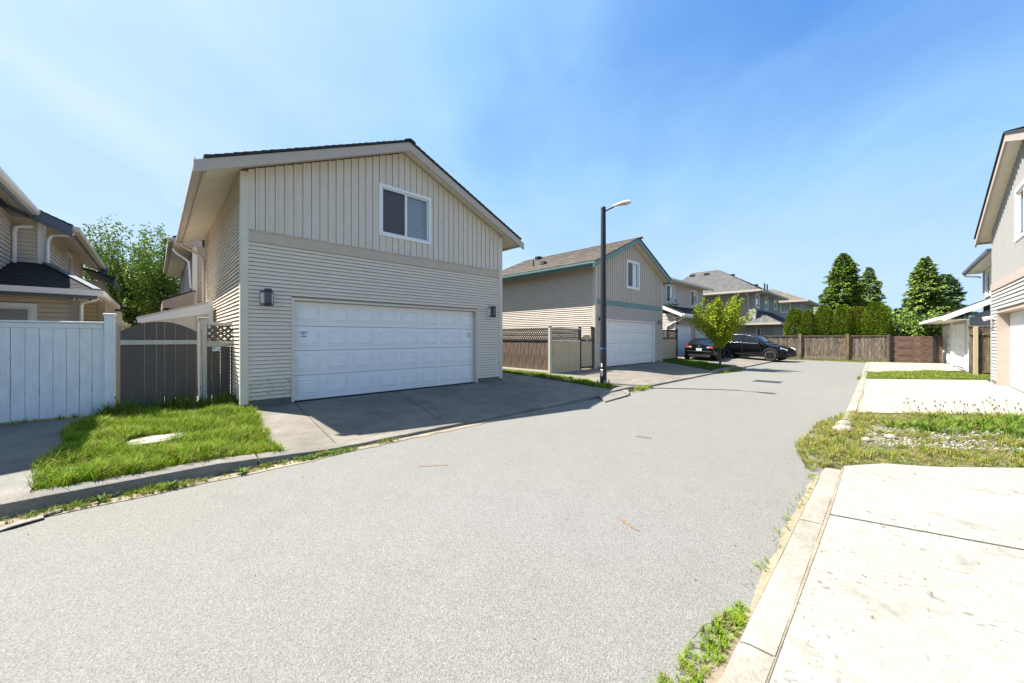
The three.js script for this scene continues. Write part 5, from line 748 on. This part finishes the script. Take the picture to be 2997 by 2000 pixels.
grass('tall_grass', 'taller dark grass tufts at the foot of the gate and fence', [[-8.9, .75], [-9.5, .6], [-9.45, -1.2], [-8.7, -1.2], [-8.9, -.6], [-9.2, 0]], 300, [.16, .34], [[.10, .17, .015], [.14, .21, .02]], () => .14, { wid: .035 });
grass('fence_foot_grass', 'small grass tufts at the foot of the white fence', [[-9.4, .9], [-9.6, .9], [-9.6, 2.5], [-9.45, 2.5]], 60, [.06, .14], lush, () => .15);
grass('gutter_grass', 'weedy grass along the gutter below the grass patch', [[-5.14, 1.4], [-4.98, 1.4], [-4.97, -.3], [-5.04, -1.4], [-5.06, -2.6], [-5.14, -2.6]], 520, [.035, .085], [...lush, ...dry], () => .012, { bend: 1.4, clump: .9 });
grass('clover_patch', 'bright green low clover beside the driveway lip', [[-5.13, -1.25], [-4.99, -1.25], [-5.0, -1.95], [-5.13, -2.0]], 160, [.03, .055], [[.10, .2, .02], [.13, .24, .02]], () => .012, { wid: .12, bend: 1.5 });
grass('verge_grass', 'grass verge under the young street tree', [[-5.45, -17.45], [-5.5, -20.4], [-7.2, -21.9], [-9.2, -23.1], [-9.2, -20.2], [-8.8, -19.85]], 4200, [.08, .17], [[.11, .19, .018], [.14, .23, .02], [.09, .16, .018]], (x) => yL(x) - .04, { wid: .06 });
grass('strip_weeds', 'weedy strip with dandelion leaves around the lamp foot', [[-5.36, -9.3], [-5.36, -9.9], [-6.6, -10.1], [-8.6, -10.35], [-11, -10.4], [-11, -9.7], [-8.4, -9.75], [-6.6, -9.5]], 1100, [.05, .13], [...lush, [.3, .27, .09]], (x) => yL(x) - .03, { wid: .09, bend: 1.2, clump: .8 });
grass('kerb_weeds', 'weeds growing over the kerb between lamp and taupe driveway', [[-4.95, -9.3], [-5.35, -9.3], [-5.35, -10.9], [-4.98, -10.7]], 220, [.05, .12], [...dry, ...lush], () => .03, { bend: 1.3 });
grass('tree_gutter_weeds', 'weeds in the gutter below the young street tree', [[-5.2, -17.3], [-4.95, -17.3], [-4.95, -20.6], [-5.22, -20.6]], 260, [.05, .11], lush, () => .012, { bend: 1.2 });
const stripP = [[-.95, -6.3], [-.7, -5.3], [-.42, -5.55], [-.1, -6.0], [.4, -6.3], [1.0, -6.85], [3.4, -8.6], [3.4, -12.6], [1.6, -11.35], [-.5, -9.75], [-.72, -9.6], [-.95, -8.3]];
const gravelMask = (x, z) => { const d = z + .68 * (x + .4); return !(d > -8.3 && d < -6.75 && x > -.3 && Math.sin(x * 5 + z * 2.3) * Math.sin(z * 4.1 - x * 1.7) + .5 * Math.sin(x * 13 + z * 9) > -.35) || R() < .12; };
structure(prism([[-.62, -5.6], [-.4, -5.5], [-.1, -5.9], [.4, -6.15], [1.0, -6.65], [3.4, -8.4], [3.4, -12.7], [1.6, -11.5], [-.46, -9.85], [-.62, -9.7]], (x) => yR(x) + .008, .1, M.bedSoil, 'strip_bed'));
structure(prism([[-.7, -17.9], [2.3, -19.6], [2.3, -21.4], [1.2, -23.8], [-.8, -21.4]], (x) => yR(x) + .008, .1, M.bedSoil, 'far_strip_bed'));
grass('dry_grass', 'patchy dry grass strip between the two pale driveways', stripP, 6800, [.04, .11], dry, (x) => x < -.6 ? .015 : yR(x) + .005, { mask: gravelMask, clump: .4 });
grass('green_tufts', 'fresh green tufts standing in the dry grass strip', [[-.3, -8.2], [1.2, -8.6], [2.4, -10.2], [2.4, -11.2], [.4, -9.9]], 420, [.09, .2], [[.12, .21, .02], [.16, .25, .03]], (x) => yR(x) + .004, { clump: .95 });
grass('kerb_tuft', 'green weed clump growing at the pale kerb foot', [[-.56, -1.2], [-.555, -2.35], [-.62, -2.4], [-.70, -1.9], [-.76, -1.2]], 420, [.025, .06], [...lush.slice(0, 3), [.26, .24, .08]], () => .012, { bend: 1.3, wid: .07 });
grass('kerb_sprigs', 'tiny sprigs of weed along the pale kerb', [[-.57, -2.5], [-.66, -2.5], [-.67, -5.2], [-.58, -5.2]], 90, [.015, .04], lush, () => .014, { clump: .97 });
grass('far_strip_grass', 'green grass strip before the low white garage', [[-.95, -18.2], [-.75, -18.0], [2.3, -19.8], [2.3, -21.2], [1.2, -23.7], [-.85, -21.2]], 2400, [.07, .16], [[.14, .22, .02], [.19, .26, .03], [.24, .25, .05]], (x) => x < -.75 ? .015 : yR(x) + .004);
grass('fence_foot_weeds', 'dry grass and weeds at the foot of the weathered fence', [[-9, -31.05], [-4.6, -30.5], [-1.2, -30.4], [1.9, -30.7], [1.9, -31.5], [-1, -31.4], [-9, -31.3]], 1700, [.04, .11], [...dry, ...dry, ...lush], () => .03);
{ // gravel in the dry strip
  const g = new THREE.IcosahedronGeometry(1, 0), n = 1700, o = new THREE.InstancedMesh(g, mat([.33, .31, .28], { roughness: .9 }), n), D = new THREE.Object3D(), C = new THREE.Color(); o.name = 'gravel'; tag(o, 'pale crushed gravel showing through the dry grass strip', 'gravel', null, 'stuff'); o.castShadow = o.receiveShadow = true; let k = 0;
  while (k < n) { const x = rr(-.3, 3.3), z = rr(-10.5, -6.3); if (!inPoly(x, z, stripP) || gravelMask(x, z)) { if (R() > .004) continue; } const s = rr(.006, .018); D.position.set(x, yR(x) + .006 + s * .12, z); D.rotation.set(R() * 6, R() * 6, R() * 6); D.scale.set(s, s * .7, s * rr(.7, 1.3)); D.updateMatrix(); o.setMatrixAt(k, D.matrix); const t = rr(.6, 1.1); C.setRGB(t, t * .98, t * .95); o.setColorAt(k, C); k++; } scene.add(o);
}
{ // plantain and grass seed stalks
  const list = []; const stalk = (x, z, y, h, lx) => { const a = [x, y, z], b = [x + lx * .5, y + h * .6, z + rr(-.02, .02)], c = [x + lx, y + h, z + rr(-.03, .03)]; list.push(barG(a, b, .003, .003), barG(b, c, .003, .003)); const q = new THREE.SphereGeometry(.009, 6, 5); q.scale(1, 2.1, 1); q.translate(...c); list.push(q); };
  for (let i = 0; i < 70; i++) { const x = rr(.2, 3), z = -.68 * (x + .4) - 9.35 + rr(-.5, .9); stalk(x, z, yR(x), rr(.16, .34), rr(-.12, -.02)); } for (let i = 0; i < 26; i++) stalk(rr(-9.4, -8.6), rr(-1.1, .5), .14, rr(.2, .5), rr(-.08, .08)); for (let i = 0; i < 3; i++) stalk(rr(-.7, -.56), rr(-2.1, -1.6), .01, rr(.06, .14), rr(-.06, .06));
  const o = mesh('seed_stalks', merge(list), mat([.10, .095, .04], { roughness: .9 })); tag(o, 'thin seed stalks standing above the grass', 'weeds', null, 'stuff');
}
{ // dandelion-like rosettes by the lamp and kerb
  const L = new Leaves(); for (const [x, z, y, s] of [[-8.2, -10.15, .12, .2], [-7.6, -10.1, .12, .18], [-6.9, -9.9, .1, .13], [-5.5, -9.7, .07, .1], [-5.05, -.1, .015, .12], [-5.02, -.7, .015, .1], [-5.06, .35, .015, .09], [1.1, -7.6, .06, .16], [-.1, -7.9, .05, .12], [.7, -9.1, .06, .18], [-.75, -6.2, .02, .1]]) for (let k = 0; k < 26; k++) { const a = rr(0, 6.3), p = v3(x, y, z); L.leaf(p, v3(Math.cos(a), rr(.2, .9), Math.sin(a)), v3(0, 1, 0).add(rdir().multiplyScalar(.3)), s * rr(.6, 1.1), s * rr(.16, .26), tint([.12, .21, .025], .25), .15); }
  const o = L.build('broadleaf_weeds', M_leaf, null); tag(o, 'broad-leaved weed rosettes along kerbs and strips', 'weeds', null, 'stuff');
}

for (const [x, z, a, L, k] of [[-3.75, -2.35, .9, .34, 0], [-1.5, -2.75, -.35, .26, 1]]) { // rust smears
  const up = [], lo = []; for (let i = 0; i <= 10; i++) { const t = i / 10, w = .028 * Math.sin(t * PI) * rr(.5, 1.2) + .003; up.push([(t - .5) * L, w]); lo.unshift([(t - .5) * L, -w * rr(.5, 1)]); }
  const o = structure(prism(up.concat(lo), () => .004, .003, M.rust, k ? 'rust_smear_near_kerb' : 'rust_smear')); o.position.set(x, .022 * Math.sin((x + 5.2) / 4.7 * PI) - .006, z); o.rotation.y = a; }
{ // loose grit and crumbs on the asphalt
  const g = new THREE.IcosahedronGeometry(1, 0), n = 420, o = new THREE.InstancedMesh(g, mat([.2, .18, .15], { roughness: .95 }), n), D = new THREE.Object3D(), C = new THREE.Color(); o.name = 'grit'; tag(o, 'scattered grit and crumbs lying on the asphalt lane', 'grit', null, 'stuff'); o.castShadow = o.receiveShadow = true;
  for (let k = 0; k < n; k++) { const e = R(), z = rr(1.5, -18), x = e < .4 ? -5.12 + Math.pow(R(), 2) * .7 : e < .7 ? rightEdge(z) - .03 - Math.pow(R(), 2) * .6 : rr(-5, -.7), s = rr(.002, .0055); D.position.set(x, .022 * Math.sin((x + 5.2) / 4.7 * PI) + s * .2, z); D.rotation.set(R() * 6, R() * 6, R() * 6); D.scale.set(s, s * .7, s * 1.3); D.updateMatrix(); o.setMatrixAt(k, D.matrix); const t = rr(.4, 1.6); C.setRGB(t, t * .95, t * .85); o.setColorAt(k, C); } scene.add(o);
}
// ---------- cars ----------
const M_paint = new THREE.MeshPhysicalMaterial({ color: new THREE.Color().setRGB(.003, .0032, .0045), roughness: .3, metalness: 0, specularIntensity: .12, clearcoat: .55, clearcoatRoughness: .03 });
const M_carGlass = new THREE.MeshPhysicalMaterial({ color: new THREE.Color().setRGB(.006, .010, .014), roughness: .04, specularIntensity: .8 });
const M_plastic = mat([.02, .02, .021], { roughness: .7 }), M_tyre = mat([.022, .022, .022], { roughness: .9 }), M_rim = mat([.08, .08, .085], { roughness: .3, metalness: .8 }), M_chrome = mat([.7, .7, .72], { roughness: .12, metalness: 1 });
// loft of half sections mirrored: stations [x, [[z, y], ...]]
function loft(st, m) { const K = st[0][1].length, ring = st.map(([x, s]) => [...s.map(([z, y]) => v3(x, y, z)), ...s.slice().reverse().map(([z, y]) => v3(x, y, -z))]), n = K * 2, P = [], I = []; for (const r of ring) for (const p of r) P.push(p.x, p.y, p.z); for (let i = 0; i < ring.length - 1; i++) for (let k = 0; k < n; k++) { const a = i * n + k, b = i * n + (k + 1) % n; I.push(a, b, a + n, b, b + n, a + n); }
  for (const [i, f] of [[0, 1], [ring.length - 1, 0]]) { const c = P.length / 3, q = ring[i].reduce((s, p) => s.add(p), v3(0, 0, 0)).multiplyScalar(1 / n); P.push(q.x, q.y, q.z); for (let k = 0; k < n; k++) { const a = i * n + k, b = i * n + (k + 1) % n; f ? I.push(c, b, a) : I.push(c, a, b); } }
  const g = new THREE.BufferGeometry(); g.setAttribute('position', new THREE.Float32BufferAttribute(P, 3)); g.setIndex(I); return g; }
function resample(keys, n) { const out = []; const x0 = keys[0][0], x1 = keys[keys.length - 1][0]; for (let i = 0; i <= n; i++) { const x = lerp(x0, x1, i / n); let k = 1; while (k < keys.length - 1 && (x1 > x0 ? keys[k][0] < x : keys[k][0] > x)) k++; const a = keys[k - 1], b = keys[k], t0 = (x - a[0]) / (b[0] - a[0]), t = t0 * t0 * (3 - 2 * t0) * .5 + t0 * .5; out.push([x, ...a.slice(1).map((v, j) => lerp(v, b[j + 1], t))]); } return out; }
function car(label, { L, wb, fo, W, r, body, cabin, flare, roofFrom, roofTo, pillars, name }) { // x forward, front axle at x = 0
  const t = thing(name, label, 'car');
  // body keys: [x, bottom, top, halfwidth]
  const st = resample(body, 44).map(([x, yb, yt, w]) => [x, [[.01, yb], [w * .86, yb], [w * .97, yb + .1], [w, yb + (yt - yb) * .42], [w * .985, yb + (yt - yb) * .68], [w * .93, yt - .045], [w * .80, yt - .005], [w * .4, yt + .012], [.01, yt + .018]]]);
  let bodyG = loft(st); bodyG = toCreasedNormals(bodyG, .7);
  const ev = new Evaluator(); ev.attributes = ['position', 'normal']; ev.useGroups = false; for (const a of Object.keys(bodyG.attributes)) if (!['position', 'normal'].includes(a)) bodyG.deleteAttribute(a);
  let A = new Brush(bodyG); A.updateMatrixWorld(); for (const x of [0, -wb]) for (const s of [-1, 1]) { const c = new THREE.CylinderGeometry(r + .055, r + .055, .34, 32); c.rotateX(PI / 2); c.deleteAttribute('uv'); const C = new Brush(c); C.position.set(x, r, s * (W / 2 - .05)); C.updateMatrixWorld(); A = ev.evaluate(A, C, SUBTRACTION); A.updateMatrixWorld(); }
  mesh('body', A.geometry, M_paint, t);
  // cabin keys: [x, belt, top, half belt, half top]
  const cs = (k, inset, lift) => k.map(([x, yb, yt, wb2, wt]) => [x, [[.01, yb - .02], [wb2 - inset, yb - .02], [wb2 - inset - .01, yb + .03], [lerp(wb2, wt, .55) - inset + .012, lerp(yb, yt, .55)], [wt - inset, Math.max(yb + .031, yt - .03) + lift], [wt * .82, Math.max(yb + .033, yt) + lift], [.01, Math.max(yb + .035, yt + .012) + lift]]]);
  const ck = resample(cabin, 40); mesh('glasshouse', toCreasedNormals(loft(cs(ck, 0, 0)), .7), M_carGlass, t);
  const rk = ck.filter(([x]) => x <= roofFrom && x >= roofTo), rs = rk.map(([x, yb, yt, , wt]) => [x, [[.01, yt - .05], [wt - .01, yt - .055], [wt + .018, yt - .045], [wt + .012, yt - .018], [wt * .84, yt + .012], [.01, yt + .028]]]); mesh('roof', toCreasedNormals(loft(rs), .7), M_paint, t);
  for (const [xa, ya, xb, yb, w] of pillars) for (const s of [-1, 1]) { const at = (x, y) => { const k = ck.reduce((p, q) => Math.abs(q[0] - x) < Math.abs(p[0] - x) ? q : p), f = clamp01((y - k[1]) / Math.max(.05, k[2] - k[1])); return [x, y, s * (lerp(k[3], k[4], f) + .004)]; }; mesh('pillar', merge([barG(at(xa, ya), at(xb, yb), w, .018)]), M_paint, t); }
  for (const x of [0, -wb]) for (const s of [-1, 1]) { const w = grp('wheel', t, [x, r, s * (W / 2 - .115)], s > 0 ? 0 : PI); const p = [[r * .62, -.1], [r * .9, -.11], [r * .98, -.085], [r, -.05], [r, .05], [r * .98, .085], [r * .9, .11], [r * .62, .1]].map((q) => new THREE.Vector2(...q)); const g = new THREE.LatheGeometry(p, 32); g.rotateX(PI / 2); mesh('tyre', g, M_tyre, w); const rg = [new THREE.CylinderGeometry(r * .63, r * .63, .02, 28).rotateX(PI / 2)]; rg[0].translate(0, 0, .02); mesh('brake_disc', rg[0], M_plastic, w); const sp = []; for (let k = 0; k < 10; k++) { const q = new THREE.BoxGeometry(r * .085, r * .55, .03); q.translate(0, r * .33, .085); q.rotateZ(k * PI / 5); sp.push(q); } const ring = new THREE.TorusGeometry(r * .61, .016, 8, 32); ring.translate(0, 0, .095); const hub = new THREE.CylinderGeometry(r * .14, r * .16, .04, 16); hub.rotateX(PI / 2); hub.translate(0, 0, .09); mesh('rim', merge([...sp, ring, hub]), M_rim, w);
    if (flare) { const tg = new THREE.TorusGeometry(r + .075, .032, 8, 28, PI * 1.06); tg.rotateZ(-PI * .03); tg.scale(1, 1, 1.2); mesh('wheel_arch', tg, M_plastic, t, [x, r, s * (W / 2 - .025)]); } }
  return t;
}
{ // dark SUV
  const r = .345, c = car('black sport utility vehicle nosing out of the driveway by the weathered fence', { name: 'parked_car', L: 4.6, wb: 2.64, W: 1.82, r, flare: true,
    body: [[.88, .34, .60, .56], [.84, .28, .72, .70], [.6, .25, .84, .84], [.2, .24, .95, .895], [-.55, .24, 1.02, .91], [-1.6, .24, 1.05, .915], [-2.6, .25, 1.06, .91], [-3.2, .3, 1.06, .86], [-3.45, .38, 1.0, .78], [-3.5, .45, .85, .70]],
    cabin: [[-.2, 1.0, 1.0, .80, .70], [-.55, 1.0, 1.22, .83, .70], [-1.0, 1.01, 1.48, .85, .66], [-1.3, 1.02, 1.58, .86, .63], [-2.0, 1.03, 1.62, .86, .63], [-2.8, 1.04, 1.58, .85, .62], [-3.15, 1.04, 1.45, .83, .62], [-3.4, 1.03, 1.06, .80, .66]],
    roofFrom: -1.05, roofTo: -3.1, pillars: [[-.35, 1.03, -1.1, 1.52, .06], [-1.55, 1.03, -1.6, 1.56, .07], [-2.55, 1.03, -2.35, 1.56, .06], [-3.25, 1.05, -2.8, 1.54, .22]] });
  for (const s of [-1, 1]) { mesh('headlight', merge([barG([.5, .83, s * .80], [.80, .72, s * .64], .05, .1)]), mat([.6, .62, .65], { roughness: .15 }), c); tube([[-.55, 1.045, s * .872], [-1.6, 1.06, s * .882], [-2.7, 1.07, s * .872]], .011, M_chrome, 'window_trim', c, 20, 6); tube([[-.6, 1.08, s * .868], [-1.0, 1.44, s * .735], [-1.35, 1.555, s * .665], [-2.1, 1.585, s * .655], [-2.75, 1.545, s * .655]], .010, M_chrome, 'window_trim', c, 30, 6); mesh('mirror', new THREE.SphereGeometry(.1, 12, 8).scale(.7, .75, 1), M_paint, c, [-.62, 1.1, s * .96]); for (const x of [-1.35, -2.3]) mesh('door_handle', boxG(.16, .028, .03), M_chrome, c, [x, .93, s * .925]); mesh('sill', boxG(1.9, .06, .05), M_chrome, c, [-1.32, .30, s * .895]); mesh('door_seam', merge([bg(-1.585, -1.575, .36, 1.0, s * .905, s * .918), bg(-.52, -.512, .4, .98, s * .9, s * .913)]), M.dark, c); mesh('tail_light', boxG(.1, .2, .06), mat([.3, .01, .01], { roughness: .2 }), c, [-3.36, .98, s * .72]); }
  for (const s of [-1, 1]) mesh('roof_rail', merge([barG([-1.3, 1.625, s * .58], [-2.8, 1.62, s * .58], .03, .03)]), M_chrome, c);
  mesh('grille', boxG(.04, .16, .9), M.dark, c, [.865, .52, 0]); mesh('bumper_insert', boxG(.03, .1, 1.0), M_plastic, c, [.87, .37, 0]);
  c.position.set(-5.2, .045, -28.0); c.rotation.order = 'YZX'; c.rotation.y = -.16; c.rotation.z = -.042;
}
{ // dark coupe seen from the rear
  const r = .32, c = car('low black coupe parked before the twin garage doors, showing its tail lights and plate', { name: 'parked_car', L: 4.24, wb: 2.57, W: 1.78, r, flare: false,
    body: [[.84, .3, .52, .50], [.80, .22, .62, .66], [.5, .18, .70, .82], [0, .18, .80, .875], [-.7, .18, .84, .87], [-1.6, .18, .86, .875], [-2.3, .19, .92, .885], [-2.9, .22, .95, .87], [-3.25, .27, .95, .82], [-3.36, .3, .90, .78], [-3.4, .36, .74, .74]],
    cabin: [[-.35, .82, .82, .72, .66], [-.8, .84, 1.05, .74, .62], [-1.25, .85, 1.24, .75, .56], [-1.7, .86, 1.28, .75, .54], [-2.2, .88, 1.22, .74, .54], [-2.7, .91, 1.06, .70, .56], [-3.0, .93, .95, .66, .58]],
    roofFrom: -1.2, roofTo: -2.2, pillars: [[-.5, .86, -1.2, 1.2, .06], [-1.85, .88, -1.85, 1.22, .06], [-2.75, .95, -2.05, 1.2, .16]] });
  const red = mat([.45, .03, .015], { roughness: .15 }), clear = mat([.7, .6, .55], { roughness: .15 });
  for (const s of [-1, 1]) { const o = new THREE.TorusGeometry(.085, .026, 10, 24); o.rotateY(PI / 2); mesh('tail_light', o, red, c, [-3.365, .79, s * .62]); const q = new THREE.CylinderGeometry(.06, .06, .02, 20); q.rotateZ(PI / 2); mesh('reversing_lamp', q, mat([.55, .2, .12], { roughness: .2 }), c, [-3.37, .79, s * .62]); mesh('indicator', boxG(.03, .07, .14), clear, c, [-3.375, .80, s * .47]); const e = new THREE.CylinderGeometry(.045, .045, .14, 16); e.rotateZ(PI / 2); mesh('exhaust_tip', e, M_chrome, c, [-3.38, .3, s * .5]); mesh('mirror', new THREE.SphereGeometry(.085, 12, 8).scale(.7, .7, 1), M_paint, c, [-.85, .92, s * .92]); }
  mesh('bumper_edge', boxG(.03, .022, 1.3), M_chrome, c, [-3.405, .555, 0]); mesh('diffuser', boxG(.06, .16, 1.2), M_plastic, c, [-3.39, .31, 0]); mesh('number_plate', boxG(.012, .15, .3), M.white, c, [-3.412, .66, 0]); mesh('badge', new THREE.SphereGeometry(.035, 12, 8).scale(.3, 1, 1.2), M_chrome, c, [-3.385, .86, 0]); mesh('antenna', new THREE.ConeGeometry(.02, .14, 8), M.black, c, [-2.1, 1.32, 0]);
  c.rotation.order = 'YZX'; c.rotation.y = PI / 2 + .16; // nose away from the viewer, towards -z
  const back = v3(-3.4, 0, 0).applyEuler(c.rotation); c.position.set(-7.95 - back.x, .15, -22.75 - back.z); c.rotation.x = .035;
}
renderer.render(scene, camera);
